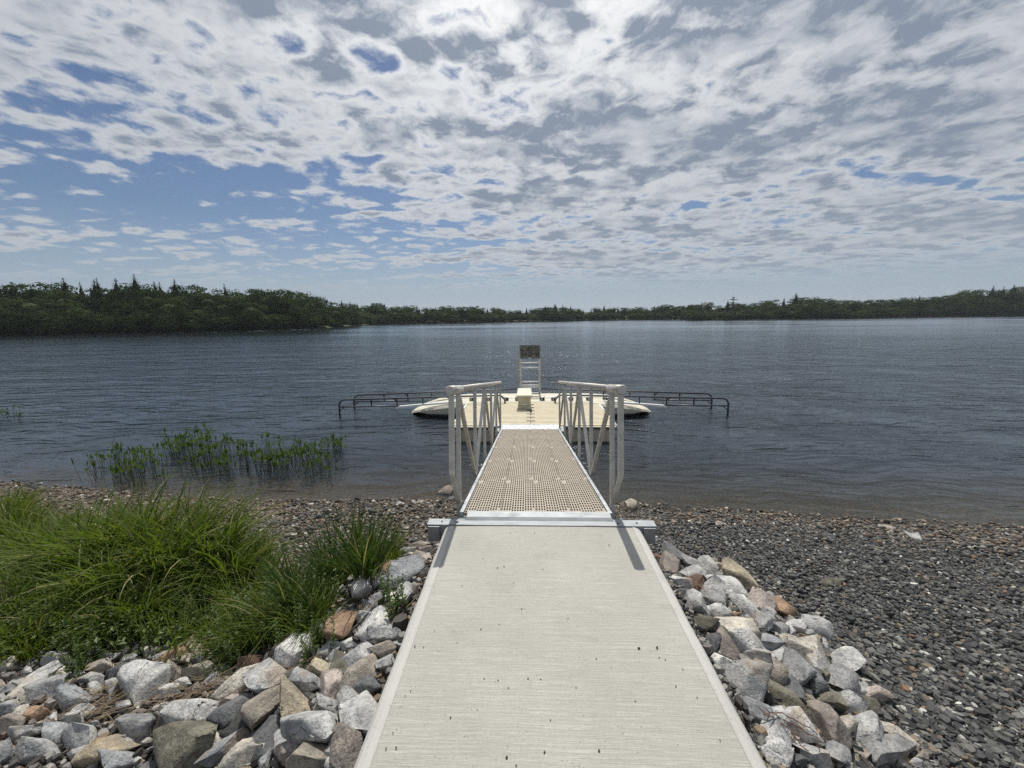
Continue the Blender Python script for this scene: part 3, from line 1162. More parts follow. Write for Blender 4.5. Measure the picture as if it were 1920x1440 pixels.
# ------------------------------------------------------------------ riprap stones
def rock_mesh(seed, subdiv=3, cuts=9, rough=0.05):
    r = random.Random(seed)
    bm = bmesh.new()
    bmesh.ops.create_icosphere(bm, subdivisions=subdiv, radius=1)
    co = np.array([v.co[:] for v in bm.verts])
    co = co * np.array([1.25, 1.0, 0.9])
    for k in range(cuts):
        n = np.array([r.gauss(0, 1), r.gauss(0, 1), r.gauss(0, 0.8)])
        n /= np.linalg.norm(n)
        d = r.uniform(0.34, 0.56)
        e = co @ n - d
        co = co - np.outer(np.maximum(e, 0), n)
    from mathutils import noise as mn
    out = []
    off = Vector((r.uniform(0, 50), r.uniform(0, 50), r.uniform(0, 50)))
    for c in co:
        v = Vector(c)
        d = mn.fractal(v * 2.6 + off, 0.7, 2.0, 5)
        out.append(np.array(c) * (1 + rough * d))
    co = np.array(out)
    mn_, mx_ = co.min(0), co.max(0)
    co = (co - (mn_ + mx_) / 2) / (mx_ - mn_)   # unit box
    for v, c in zip(bm.verts, co):
        v.co = c
    for f in bm.faces:
        f.smooth = True
    for e in bm.edges:
        if len(e.link_faces) == 2 and e.calc_face_angle(0) > R(20):
            e.smooth = False
    me = bpy.data.meshes.new('stone')
    bm.to_mesh(me)
    bm.free()
    me.materials.append(M_ROCK)
    return me


ROCKS = [rock_mesh(100 + i, 4, random.choice((13, 16, 19, 22)), 0.035) for i in range(30)]
SLABS = [rock_mesh(300 + i, 3, 14, 0.03) for i in range(4)]
RC = {
    'g': ((0.33, 0.33, 0.32), 'grey'), 'G': ((0.46, 0.455, 0.43), 'pale grey'), 'w': ((0.56, 0.55, 0.51), 'whitish'), 'd': ((0.13, 0.135, 0.14), 'dark grey'),
    'k': ((0.06, 0.06, 0.058), 'blackish'), 'c': ((0.52, 0.46, 0.35), 'cream'), 't': ((0.36, 0.30, 0.215), 'tan'), 'b': ((0.26, 0.21, 0.165), 'brown'),
    'o': ((0.44, 0.24, 0.10), 'orange'), 'y': ((0.45, 0.36, 0.20), 'yellowish'), 'e': ((0.19, 0.17, 0.105), 'olive brown'), 'r': ((0.20, 0.09, 0.05), 'rusty'),
    'p': ((0.42, 0.33, 0.27), 'pinkish'), 'u': ((0.29, 0.305, 0.32), 'bluish grey'),
}
# px, py, length, height, turn, colour [, landmark phrase]
ST = [
    (102, 1243, 60, 35, 5, 'G'), (15, 1250, 40, 28, 0, 'c'), (80, 1277, 72, 30, 30, 'G'), (117, 1267, 34, 28, 10, 'c'), (138, 1250, 30, 24, 0, 'g'), (200, 1253, 60, 26, 5, 'c'),
    (202, 1235, 30, 20, 0, 'd'), (229, 1231, 42, 16, 35, 'g'), (242, 1240, 28, 18, 20, 'G'), (284, 1226, 32, 18, 10, 'c'), (258, 1243, 28, 16, 0, 'b'), (262, 1220, 28, 30, 0, 'k'),
    (228, 1267, 64, 28, 5, 'd'), (268, 1284, 88, 66, 20, 'w', 'the broad whitish slab'), (208, 1291, 38, 30, 0, 'g'), (172, 1279, 52, 26, 5, 'G'), (177, 1296, 26, 26, 50, 'G'),
    (93, 1303, 84, 44, 12, 'g'), (143, 1318, 54, 38, 15, 'u'), (45, 1308, 64, 30, 40, 'c'), (20, 1300, 44, 28, 0, 'g'), (15, 1338, 54, 34, 0, 'u'),
    (65, 1345, 56, 28, 8, 'o', 'the orange block'), (90, 1326, 38, 14, 30, 'b'), (20, 1370, 50, 38, 10, 'b'), (55, 1377, 54, 32, 15, 'G'), (137, 1353, 74, 32, -5, 'G'),
    (163, 1337, 42, 20, 10, 'G'), (110, 1382, 46, 40, 10, 'u'), (160, 1387, 64, 52, -5, 'G'), (75, 1413, 124, 44, 6, 'G'), (215, 1407, 142, 40, 26, 'y', 'the long yellow slab'),
    (258, 1370, 112, 44, -5, 'g'), (218, 1432, 62, 38, 20, 'u'), (182, 1362, 38, 16, -10, 'g'), (142, 1420, 52, 24, 10, 'G'), (5, 1318, 34, 26, 0, 'g'), (15, 1418, 60, 44, 0, 'g'),
    (232, 1328, 32, 24, 30, 'G'), (250, 1347, 72, 20, 15, 'b'), (327, 1234, 52, 26, 15, 'o', 'the flat rusty orange stone'), (347, 1241, 42, 18, 20, 'p'), (373, 1216, 40, 34, 0, 'y'),
    (370, 1244, 34, 20, 0, 'd'), (330, 1265, 64, 32, 0, 't'), (385, 1266, 56, 34, 5, 't'), (347, 1288, 36, 20, 0, 'w'), (320, 1301, 44, 24, 5, 'w'), (447, 1290, 80, 42, 25, 'c'),
    (477, 1246, 50, 30, 0, 'r'), (508, 1282, 74, 58, 8, 'G', 'the round topped pale boulder'), (555, 1226, 66, 56, 15, 'w'), (455, 1318, 82, 30, 10, 'p'), (437, 1347, 76, 52, 35, 'd'),
    (367, 1342, 80, 68, 3, 'w', 'the square pale block'), (307, 1360, 46, 54, 40, 'b'), (350, 1402, 108, 100, 10, 'e', 'the big olive brown block'), (440, 1368, 66, 42, 35, 'k'),
    (410, 1398, 46, 34, -10, 'c'), (425, 1410, 94, 38, 40, 'u'), (457, 1424, 90, 52, 30, 'c'), (492, 1388, 60, 84, -60, 'd'), (508, 1330, 92, 44, 35, 't'),
    (553, 1334, 76, 64, -30, 'y', 'the yellow stone with an orange streak'), (528, 1387, 28, 42, 0, 'g'), (540, 1418, 66, 46, 10, 'p', 'the pink and orange stone'), (535, 1253, 28, 32, 0, 'g'),
    (617, 1225, 38, 24, 15, 'g'), (660, 1212, 36, 24, 0, 'w'), (720, 1222, 38, 28, 0, 't'), (673, 1240, 50, 42, 10, 'G'), (637, 1252, 38, 48, 0, 'e'), (604, 1257, 40, 30, 0, 'y'),
    (573, 1287, 58, 44, 10, 'g'), (618, 1293, 54, 54, 20, 'p'), (680, 1275, 82, 42, 40, 't'), (693, 1298, 44, 34, 10, 'd'), (620, 1326, 56, 32, -5, 'g'), (662, 1327, 44, 48, 0, 'g'),
    (597, 1370, 112, 66, 3, 'G', 'the large pale boulder by the path'), (681, 1345, 60, 74, 50, 'G'), (652, 1404, 60, 80, 45, 'b'), (588, 1426, 76, 48, 30, 't'), (625, 1435, 30, 32, 0, 'w'),
    (722, 1245, 34, 24, 20, 'G'), (576, 1309, 36, 16, 0, 'G'), (505, 1352, 36, 32, 0, 'd'),
    (640, 1180, 62, 44, 55, 'o', 'the leaning orange slab by the grass'), (593, 1190, 34, 20, 45, 'w'), (698, 1147, 44, 30, 60, 'g'), (682, 1160, 40, 26, 0, 'G'), (700, 1184, 70, 56, 5, 'w'),
    (725, 1196, 50, 32, -5, 'g'), (746, 1173, 36, 30, 50, 'p'), (737, 1127, 28, 30, 0, 'w'), (760, 1115, 44, 32, 50, 'G'), (778, 1108, 30, 18, 60, 'b'),
    (752, 1086, 74, 38, 25, 'u', 'the long blue grey slab'), (715, 1094, 26, 20, 0, 'G'), (682, 1107, 42, 32, 35, 'w'), (713, 1124, 28, 22, 0, 'g'), (737, 1071, 40, 22, 0, 'o'),
    (788, 1049, 28, 22, 0, 't'), (799, 1056, 26, 26, 50, 'p'), (770, 1047, 22, 16, 0, 'w'), (765, 1037, 40, 14, 0, 'g'), (790, 1027, 32, 14, 0, 't'), (798, 1033, 24, 12, 0, 'b'),
    (765, 1059, 22, 15, 0, 'w'), (812, 1019, 22, 10, 0, 'g'),
    (1257, 1042, 42, 26, -35, 'd'), (1232, 1046, 14, 12, 0, 'r'), (1257, 1067, 44, 36, -35, 'b'), (1293, 1058, 46, 22, -35, 'g'), (1325, 1067, 36, 26, -40, 'G'), (1343, 1068, 28, 16, -10, 'p'),
    (1385, 1086, 64, 38, -30, 'y', 'the golden slab at the gravel'), (1358, 1084, 30, 18, 0, 'g'), (1300, 1083, 52, 24, 0, 'G'), (1272, 1094, 38, 20, -10, 'G'),
    (1300, 1101, 30, 34, 0, 'r', 'the jagged rusty splinter'), (1280, 1116, 18, 20, 0, 'd'), (1335, 1116, 44, 44, -30, 'g'), (1360, 1108, 72, 38, -25, 'G'), (1295, 1122, 32, 18, 20, 'g'),
    (1300, 1141, 40, 34, -10, 'G'), (1397, 1144, 62, 34, -30, 'G'), (1418, 1138, 52, 34, -20, 'p'), (1465, 1143, 42, 34, -30, 'o', 'the orange stone alone on the gravel'), (1338, 1149, 46, 24, -15, 'G'),
    (1375, 1156, 38, 16, 0, 'o'), (1323, 1175, 38, 26, 0, 'e'), (1367, 1184, 66, 50, -5, 'c', 'the big cream block'), (1428, 1175, 40, 38, -35, 'g'), (1458, 1181, 30, 42, -15, 'g'),
    (1402, 1171, 36, 18, -20, 't'), (1488, 1181, 36, 28, -10, 'G'), (1475, 1188, 20, 20, 0, 'G'), (1530, 1183, 60, 42, -20, 'G', 'the pale boulder at the edge of the gravel'),
    (1332, 1206, 26, 34, 0, 'd'), (1358, 1219, 64, 32, -55, 'b'), (1398, 1219, 68, 48, -10, 'w'), (1432, 1207, 44, 34, -15, 'u'), (1483, 1208, 32, 22, -20, 't'), (1493, 1224, 66, 28, -25, 'c'),
    (1525, 1229, 54, 40, -30, 'c'), (1527, 1252, 48, 36, -35, 'G'), (1582, 1249, 48, 34, -15, 'w'), (1572, 1281, 50, 52, -10, 'g', 'the grey cube-like block'), (1455, 1242, 44, 44, -10, 'G'),
    (1405, 1234, 64, 38, -20, 'G'), (1355, 1244, 44, 36, -40, 'w'), (1437, 1264, 56, 38, -25, 't'), (1397, 1286, 74, 66, -20, 'g', 'the large speckled boulder by the path'),
    (1487, 1271, 68, 54, -40, 'g'), (1530, 1296, 50, 42, -40, 'd'), (1513, 1303, 32, 22, -5, 'w'), (1472, 1289, 64, 28, -40, 'd'), (1470, 1319, 90, 38, -38, 'e', 'the mossy olive slab'),
    (1425, 1344, 66, 40, -45, 'u'), (1456, 1346, 48, 38, -30, 'G'), (1553, 1324, 50, 34, -10, 'e'), (1591, 1330, 52, 42, -20, 'G'), (1515, 1316, 42, 20, -35, 't'),
    (1543, 1366, 106, 54, -38, 'b', 'the great brown slab'), (1586, 1363, 38, 36, 0, 'c'), (1495, 1372, 74, 44, -35, 'G'), (1450, 1388, 56, 44, -50, 'G'), (1620, 1326, 50, 34, -20, 'e'),
    (1640, 1304, 46, 30, -20, 'p'), (1607, 1299, 32, 26, -30, 'G'), (1620, 1377, 64, 50, -60, 'G'), (1655, 1407, 66, 62, -20, 'g', 'the tall grey boulder at the riprap foot'), (1657, 1372, 62, 26, -25, 'c'),
    (1690, 1397, 62, 26, -35, 'c'), (1727, 1423, 32, 24, -5, 't'), (1712, 1436, 34, 18, -20, 'G'), (1615, 1417, 26, 32, -40, 't'), (1568, 1424, 44, 42, -45, 'g'),
    (1520, 1427, 64, 44, -30, 'G'), (1457, 1412, 52, 62, -45, 'w'), (1607, 1430, 36, 18, -30, 't'), (1572, 1436, 44, 20, -20, 'c'), (1752, 1434, 24, 14, 0, 'G'), (1478, 1406, 18, 26, 0, 'r'),
    (1538, 1273, 28, 20, 0, 'e'),
]
cam_right = Vector(CR[:, 0]).normalized()
fwd_flat = Vector((-CR[0, 2], -CR[1, 2], 0)).normalized()
stones = []


def place_stone(px, py, w, h, rot, col, me, lift=0.30, flat=None):
    P = on_ground(px, py + h * 0.12)
    dep = depth_of(P)
    W = w * dep / FPX
    Hh = h * dep / FPX
    sphi = (CAM_H - P[2]) / np.linalg.norm(P - np.array([0, 0, CAM_H]))
    cphi = math.sqrt(max(1 - sphi * sphi, 0))
    Zt = (min(0.66 * min(W, 1.4 * Hh), 0.80 * Hh / max(cphi, 0.3))) if flat is None else flat
    he = math.sqrt(max(h * h - (Zt * cphi * FPX / dep) ** 2, (0.62 * h) ** 2))
    # footprint on the ground that shows this outline in the photograph

    def pj(x, y):
        v = CR.T @ np.array([x, y, P[2] - CAM_H])
        return np.array([FPX * v[0] / -v[2], FPX * v[1] / -v[2]])
    p0 = pj(P[0], P[1])
    J = np.stack([(pj(P[0] + 1e-3, P[1]) - p0) / 1e-3, (pj(P[0], P[1] + 1e-3) - p0) / 1e-3], 1)
    a = R(rot)
    Rm = np.array([[math.cos(a), -math.sin(a)], [math.sin(a), math.cos(a)]])
    U, S, _ = np.linalg.svd(np.linalg.inv(J) @ Rm @ np.diag([w, he]))
    S = np.array([min(S[0], 2.1 * S[1]), S[1]])
    X = Vector((U[0, 0], U[1, 0], random.uniform(-0.16, 0.16))).normalized()
    Z = (Vector((0, 0, 1)) + Vector((random.uniform(-.25, .25), random.uniform(-.28, .16), 0))).normalized()
    Y = Z.cross(X).normalized()
    Z = X.cross(Y)
    o = inst('stone', me)
    mt = Matrix((X, Y, Z)).transposed().to_4x4()
    z = P[2] + Zt * (lift)
    mt.translation = (P[0], P[1], z)
    flip = random.choice((1, -1))
    o.matrix_world = mt @ Matrix.Diagonal((S[0] * 1.40 * flip, S[1] * 1.40 * flip, Zt * 1.38, 1))
    c = RC[col][0]
    j = random.uniform(0.88, 1.1)
    gm_ = sum(c) / 3
    c = [(0.58 * q + 0.42 * gm_) * 1.08 for q in c]
    o.color = (c[0] * j, c[1] * j, c[2] * j, 1)
    return o, P, W


MARKS = []
recs = []
for i, s in enumerate(ST):
    o, P, W = place_stone(*s[:6], ROCKS[(i * 7) % len(ROCKS)])
    size = 'large' if W > 0.22 else ('small' if W < 0.11 else 'medium')
    if len(s) > 6:
        MARKS.append((s[6], P, o, s[5]))
    recs.append([o, P, W, size, s[5], s[6] if len(s) > 6 else None])

# smaller stones filling the gaps of the two piles
occ = [(r[1][0], r[1][1], r[2]) for r in recs]


def in_riprap_px(px, py):
    if px > 1180:
        edge = np.interp(py, [1020, 1050, 1080, 1180, 1310, 1440], [1240, 1330, 1410, 1550, 1650, 1745])
        wk = 987 + (py - 593) * 0.5525
        return wk + 4 < px < edge - 14
    wk = 987 - (py - 593) * 0.386
    top = np.interp(px, [0, 240, 420, 520, 600, 700, 760, 815], [1238, 1222, 1215, 1215, 1180, 1100, 1035, 1015])
    return px < wk - 4 and py > top


tries = 0
fill = 0
while fill < 120 and tries < 6000:
    tries += 1
    px, py = random.uniform(-30, 1740), random.uniform(1010, 1450)
    if not in_riprap_px(px, py):
        continue
    P = on_ground(px, py)
    W = random.uniform(0.06, 0.13)
    if min((math.hypot(P[0] - a, P[1] - b) - 0.36 * w for a, b, w in occ)) < 0.32 * W:
        continue
    dep = depth_of(P)
    wpx = W * FPX / dep
    colr = random.choice('ggGGGwddctub')
    o, P, W = place_stone(px, py, wpx, wpx * random.uniform(0.5, 0.8), random.uniform(-60, 60), colr, random.choice(ROCKS), 0.18)
    occ.append((P[0], P[1], W))
    recs.append([o, P, W, 'small' if W > 0.09 else 'fist-sized', colr, None])
    fill += 1

ORD = ['', 'second ', 'third ', 'fourth ', 'fifth ', 'sixth ', 'seventh ', 'eighth ', 'ninth ', 'tenth ', 'eleventh ', 'twelfth ', 'thirteenth ', 'fourteenth ', 'fifteenth ',
       'sixteenth ', 'seventeenth ', 'eighteenth ', 'nineteenth ', 'twentieth ', 'twenty-first ', 'twenty-second ', 'twenty-third ', 'twenty-fourth ', 'twenty-fifth ']


def auto_label(items, marks, cat, fmt='{d}, {o}nearest to {m}'):
    """items: (object, position, description, group); each is told apart by its nearest landmark and its rank there"""
    buckets = {}
    for o, P, d, g in items:
        k = min(range(len(marks)), key=lambda i: (marks[i][1][0] - P[0]) ** 2 + (marks[i][1][1] - P[1]) ** 2)
        dd = (marks[k][1][0] - P[0]) ** 2 + (marks[k][1][1] - P[1]) ** 2
        buckets.setdefault((k, d), []).append((dd, o, g))
    for (k, d), lst in buckets.items():
        lst.sort(key=lambda q: q[0])
        for r_, (_, o, g) in enumerate(lst):
            txt = fmt.format(d=d, o=ORD[min(r_, len(ORD) - 1)], m=marks[k][0])
            if len(txt.replace('-', ' ').split()) > 15:
                txt = txt.replace(' riprap stone', ' stone').replace('with few leaves', '').replace(' ,', ',').replace(' with paired leaves', '').replace(', ', ' ', 1)
            tag(o, txt, cat, g)


items = []
for o, P, W, size, c, mk in recs:
    grp = 'riprap stones beside the open gravel beach' if P[0] > 0 else 'riprap stones on the grassy side of the path'
    if mk:
        where = 'in the riprap, gravel side' if P[0] > 0 else 'in the riprap, grassy side'
        tag(o, mk.replace('the ', '', 1) + ' ' + where, 'stone', grp)
    else:
        items.append((o, P, '%s %s riprap stone' % (size, RC[c][1]), grp))
auto_label(items, MARKS, 'stone')

# single rocks on the beach and in the shallows
for (px, py, w, h, rot, c, lab) in (
        (832, 924, 26, 16, 5, 'b', 'wet brown rock in the shallows beside the gangway on the grassy side'),
        (1178, 950, 30, 20, -5, 't', 'tan wedge of rock at the waterline beside the gangway post'),
        (1560, 1096, 50, 16, -5, 'e', 'flat olive grey slab lying alone on the dark gravel'),
        (1712, 1007, 26, 16, -20, 'G', 'pale flat stone near the water at the brown wrack line'),
        (1668, 992, 38, 8, -22, 't', 'long thin pale stone near the waterline'),
        (583, 947, 18, 6, 0, 'c', 'small flat cream stone at the water edge left of the gangway'),
        (748, 946, 14, 7, 0, 'w', 'small white stone at the water edge left of the gangway'),
        (1224, 1012, 22, 12, -20, 'w', 'small white stone under the end of the hinge plate'),
        (1345, 985, 14, 9, 0, 'p', 'small pink stone on the brown gravel near the plate'),
):
    o, P, W = place_stone(px, py, w, h, rot, c, random.choice(SLABS), 0.32, None)
    o.name = 'beach_stone'
    tag(o, lab, 'rock')

# ------------------------------------------------------------------ shingle


def pebbles(n, xr, yr, size, palette, weights, accept, flat=0.28, lift=0.25, hi=1.0):
    x = rng.uniform(*xr, n)
    y = rng.uniform(*yr, n)
    k = accept(x, y)
    x, y = x[k], y[k]
    n = len(x)
    s = rng.gamma(6, 1 / 6, n) * size
    z = gz(x, y)
    a = rng.uniform(0, 2 * math.pi, n)
    asp = rng.uniform(0.5, 0.9, n)
    th = rng.uniform(0.6, 1.3, n) * flat
    ang = np.linspace(0, 2 * math.pi, 6, endpoint=False)
    rj = 1 + rng.uniform(-0.22, 0.22, (n, 6))
    rx = np.cos(ang)[None] * rj
    ry = np.sin(ang)[None] * rj * asp[:, None]
    tiltx = rng.normal(0, 0.22, n)
    tilty = rng.normal(-0.05, 0.22, n)
    V = np.zeros((n, 12, 3))
    for lay, (sc_, zz) in enumerate(((1.0, 0.0), (0.72, 1.0))):
        lx, ly = rx * sc_, ry * sc_
        gx = lx * np.cos(a)[:, None] - ly * np.sin(a)[:, None]
        gy = lx * np.sin(a)[:, None] + ly * np.cos(a)[:, None]
        hz = zz * th[:, None] + gx * tiltx[:, None] + gy * tilty[:, None] - lift * th[:, None] * (1 - zz) * 2
        V[:, lay * 6:lay * 6 + 6, 0] = x[:, None] + gx * s[:, None] * 0.5
        V[:, lay * 6:lay * 6 + 6, 1] = y[:, None] + gy * s[:, None] * 0.5
        V[:, lay * 6:lay * 6 + 6, 2] = z[:, None] + hz * s[:, None] * 0.5 + rng.uniform(0, 0.35, n)[:, None] * s[:, None] * (0.5)
    # the same random rise for both rings keeps each pebble rigid
    rise = rng.uniform(0, 0.30, n) * s
    V[:, :, 2] += rise[:, None]
    flatidx = []
    tpl = []
    counts = []
    for q in range(6):
        tpl += [q, (q + 1) % 6, 6 + (q + 1) % 6, 6 + q]
        counts.append(4)
    tpl += [6, 7, 8, 9, 10, 11]
    counts.append(6)
    F = (np.array(tpl)[None] + 12 * np.arange(n)[:, None]).ravel()
    C = np.tile(np.array(counts), n)
    pal = np.array(palette)
    ci = rng.choice(len(pal), n, p=np.array(weights) / sum(weights))
    col = pal[ci] * rng.uniform(0.75, 1.25, n)[:, None]
    return V.reshape(-1, 3), F, C, np.repeat(col, 12, 0)


SLATE = [(0.055, 0.056, 0.056), (0.09, 0.09, 0.086), (0.03, 0.031, 0.032), (0.15, 0.148, 0.135), (0.15, 0.125, 0.085), (0.30, 0.29, 0.26), (0.55, 0.54, 0.5), (0.20, 0.12, 0.07)]
SW = [30, 30, 15, 15, 5, 4.0, 0.9, 0.7]
BROWN = [(0.155, 0.122, 0.09), (0.23, 0.185, 0.14), (0.075, 0.06, 0.048), (0.11, 0.105, 0.095), (0.30, 0.26, 0.20), (0.46, 0.43, 0.36), (0.05, 0.045, 0.04), (0.17, 0.115, 0.08)]
BW = [22, 14, 18, 16, 8, 3, 14, 8]


def offpath(x, y):
    return ~((x > WX0 - 0.02) & (x < WX1 + 0.02) & (y < WEND + 0.12))


def beach_split(lo, hi):
    return lambda x, y: offpath(x, y) & (shore(x) - y > lo) & (shore(x) - y < hi)


wrack = lambda x: 0.60 + 0.12 * np.sin(x * 1.3) + 0.35 * np.clip((x - 3.5) / 3, 0, 1)
VS, FS, CS, KS = [], [], [], []


def add_peb(r):
    off = sum(len(v) for v in VS)
    VS.append(r[0])
    FS.append(r[1] + off)
    CS.append(r[2])
    KS.append(r[3])


def flush_peb(name, label, cat):
    o = inst(name, np_mesh(name, np.concatenate(VS), np.concatenate(FS), M_PEB, False, np.concatenate(CS), np.concatenate(KS)))
    tag(o, label, cat, None, 'stuff')
    for L_ in (VS, FS, CS, KS):
        L_.clear()
    return o


add_peb(pebbles(68000, (0.8, 5.2), (0.4, 5.3), 0.028, SLATE, SW, lambda x, y: offpath(x, y) & (shore(x) - y > wrack(x) - 0.2) & (x < 1.1 + 1.35 * y + 2.0), 0.32))
add_peb(pebbles(17000, (1.2, 4.2), (0.3, 2.6), 0.033, SLATE, SW, lambda x, y: offpath(x, y) & (x < 1.4 * y + 2.2), 0.32))
add_peb(pebbles(13000, (5.2, 9.5), (2.2, 5.2), 0.036, SLATE, SW, lambda x, y: (shore(x) - y > wrack(x) - 0.2) & (x < 1.1 + 1.5 * y + 0.6), 0.42))
flush_peb('gravel', 'dark slate shingle covering the open beach', 'gravel')
add_peb(pebbles(20000, (0.7, 9.5), (3.2, 5.6), 0.034, BROWN, BW, lambda x, y: (shore(x) - y > -0.14) & (shore(x) - y < wrack(x)), 0.30))
flush_peb('wrack_gravel', 'brown band of flat chips along the waterline of the open beach', 'gravel')
add_peb(pebbles(30000, (-9.8, 1.0), (2.5, 6.3), 0.034, BROWN, BW, lambda x, y: offpath(x, y) & (shore(x) - y > -0.12) & (shore(x) - y < 2.1) & (x < 1.0), 0.32))
add_peb(pebbles(9000, (-3.5, 1.0), (2.5, 5.6), 0.045, [(0.05, 0.05, 0.05), (0.13, 0.12, 0.11), (0.30, 0.28, 0.24), (0.10, 0.07, 0.05)], [40, 25, 12, 20], beach_split(-0.1, 2.4), 0.35))
flush_peb('shore_gravel', 'mixed brown pebbles between the grass and the water', 'gravel')
# broken chips under the riprap
add_peb(pebbles(9000, (-4.2, -0.64), (0.5, 3.0), 0.040, [(0.26, 0.25, 0.23), (0.12, 0.11, 0.10), (0.05, 0.045, 0.04), (0.2, 0.15, 0.1)], [25, 30, 30, 15], lambda x, y: offpath(x, y) & (y < 2.35 + 0.8 * np.clip(1 + (x + 0.6), 0, 1)), 0.5))
add_peb(pebbles(3500, (0.87, 2.3), (0.5, 3.1), 0.038, [(0.26, 0.25, 0.23), (0.12, 0.11, 0.10), (0.05, 0.045, 0.04), (0.2, 0.15, 0.1)], [25, 30, 30, 15], lambda x, y: offpath(x, y) & (x < 2.05) & (x < 4.9 - 1.1 * y), 0.5))
flush_peb('rubble', 'small broken chips lying in the gaps of the riprap', 'rubble')

# grit on the path
gritpx = [(950, 1421, 8), (1021, 1411, 7), (1123, 1408, 7), (1232, 1215, 7), (1198, 1216, 7), (933, 1065, 4), (945, 1063, 4), (902, 1180, 4), (778, 1212, 5), (794, 1214, 4), (908, 1273, 4),
          (1118, 1236, 4), (1236, 1233, 4), (1247, 1237, 4), (1267, 1287, 4), (845, 1346, 5), (953, 1290, 4), (743, 1402, 6), (724, 1404, 6), (1191, 1315, 4), (934, 1276, 4), (990, 1273, 5), (1014, 1274, 4),
          (957, 1000, 3), (1002, 1000, 3), (978, 1142, 4), (737, 1374, 4), (770, 1296, 4), (1032, 1350, 4), (1307, 1308, 4), (968, 1436, 5), (936, 1171, 3), (963, 1093, 3), (815, 1183, 3), (866, 1098, 3),
          (1142, 1022, 4), (1280, 1255, 4), (760, 1305, 4), (895, 1331, 3), (1080, 1290, 3), (1350, 1388, 4), (1168, 1375, 3), (857, 1205, 3), (1065, 1160, 3), (1018, 1068, 3), (906, 1048, 3)]
bmg = MB()
r_ = random.Random(3)
for (px, py, w) in gritpx:
    P = on_z(px, py, 0.004)
    s = 0.75 * w * depth_of(P) / FPX
    v = bmesh.ops.create_icosphere(bmg.bm, subdivisions=1, radius=0.5)['verts']
    a = r_.uniform(0, 3)
    for q in v:
        j = r_.uniform(0.7, 1.2)
        x, y = q.co.x * s * j, q.co.y * s * 0.8 * j
        q.co = Vector((P[0] + x * math.cos(a) - y * math.sin(a), P[1] + x * math.sin(a) + y * math.cos(a), 0.004 + s * 0.22 + q.co.z * s * 0.6 * j))
g = bmg.build('grit', m_plain('dark_grit', (0.06, 0.055, 0.05), 0.9))
tag(g, 'scattered dark grit lying on the concrete path', 'grit', None, 'stuff')


# ------------------------------------------------------------------ grass, herbs, water plants
def blades(base, head, L, lean, droop, width, segs=6, twist=None):
    """ribbon blades; arrays over n blades"""
    n = len(L)
    t = np.linspace(0, 1, segs + 1)
    ang = lean[:, None] + droop[:, None] * t[None] ** 1.6        # angle from vertical
    dx = np.sin(ang)
    dz = np.cos(ang)
    step = (L / segs)[:, None]
    hx = np.concatenate([np.zeros((n, 1)), np.cumsum((dx[:, :-1] + dx[:, 1:]) / 2 * step, 1)], 1)
    hz = np.concatenate([np.zeros((n, 1)), np.cumsum((dz[:, :-1] + dz[:, 1:]) / 2 * step, 1)], 1)
    cx, sy = np.cos(head)[:, None], np.sin(head)[:, None]
    P = np.stack([base[:, 0, None] + hx * cx, base[:, 1, None] + hx * sy, base[:, 2, None] + hz], 2)
    w = width[:, None] * (1 - t[None] ** 2.2) * (0.55 + 0.45 * np.minimum(t[None] * 4, 1)) + 0.0004
    tw = np.zeros(n) if twist is None else twist
    th = head[:, None] + math.pi / 2 + tw[:, None] * (0.3 + t[None])
    S = np.stack([np.cos(th), np.sin(th), 0.25 * np.sin(tw)[:, None] * np.ones_like(t)[None]], 2) * w[:, :, None]
    V = np.stack([P - S, P + S], 2).reshape(n, -1, 3)            # n, (segs+1)*2, 3
    tpl = np.array([[2 * k, 2 * k + 1, 2 * k + 3, 2 * k + 2] for k in range(segs)])
    m_ = (segs + 1) * 2
    F = (tpl[None] + m_ * np.arange(n)[:, None, None]).reshape(-1, 4)
    return V.reshape(-1, 3), F


def tussock_mesh(name, n, L, spread, lean, droop, width, mat, wind=0.0, seed=0):
    g = np.random.default_rng(seed)
    rr = np.sqrt(g.uniform(0, 1, n)) * spread
    aa = g.uniform(0, 2 * math.pi, n)
    base = np.stack([rr * np.cos(aa), rr * np.sin(aa), np.full(n, -0.02)], 1)
    head = aa + g.normal(0, 0.7, n)
    if wind:
        head = np.where(g.uniform(0, 1, n) < wind, g.normal(0.1, 0.6, n), head)
    Ls = L * g.uniform(0.55, 1.1, n)
    V, F = blades(base, head, Ls, np.abs(g.normal(lean, lean * 0.5, n)), g.uniform(0.35, 1.15, n) * droop, width * g.uniform(0.6, 1.2, n), 7, g.normal(0, 0.7, n))
    me = np_mesh(name, V, F, mat, True)
    me.materials.append(M_DRYB)
    dry = np.repeat((g.uniform(0, 1, n) < 0.06).astype(np.int32), 7)
    me.polygons.foreach_set('material_index', dry)
    return me


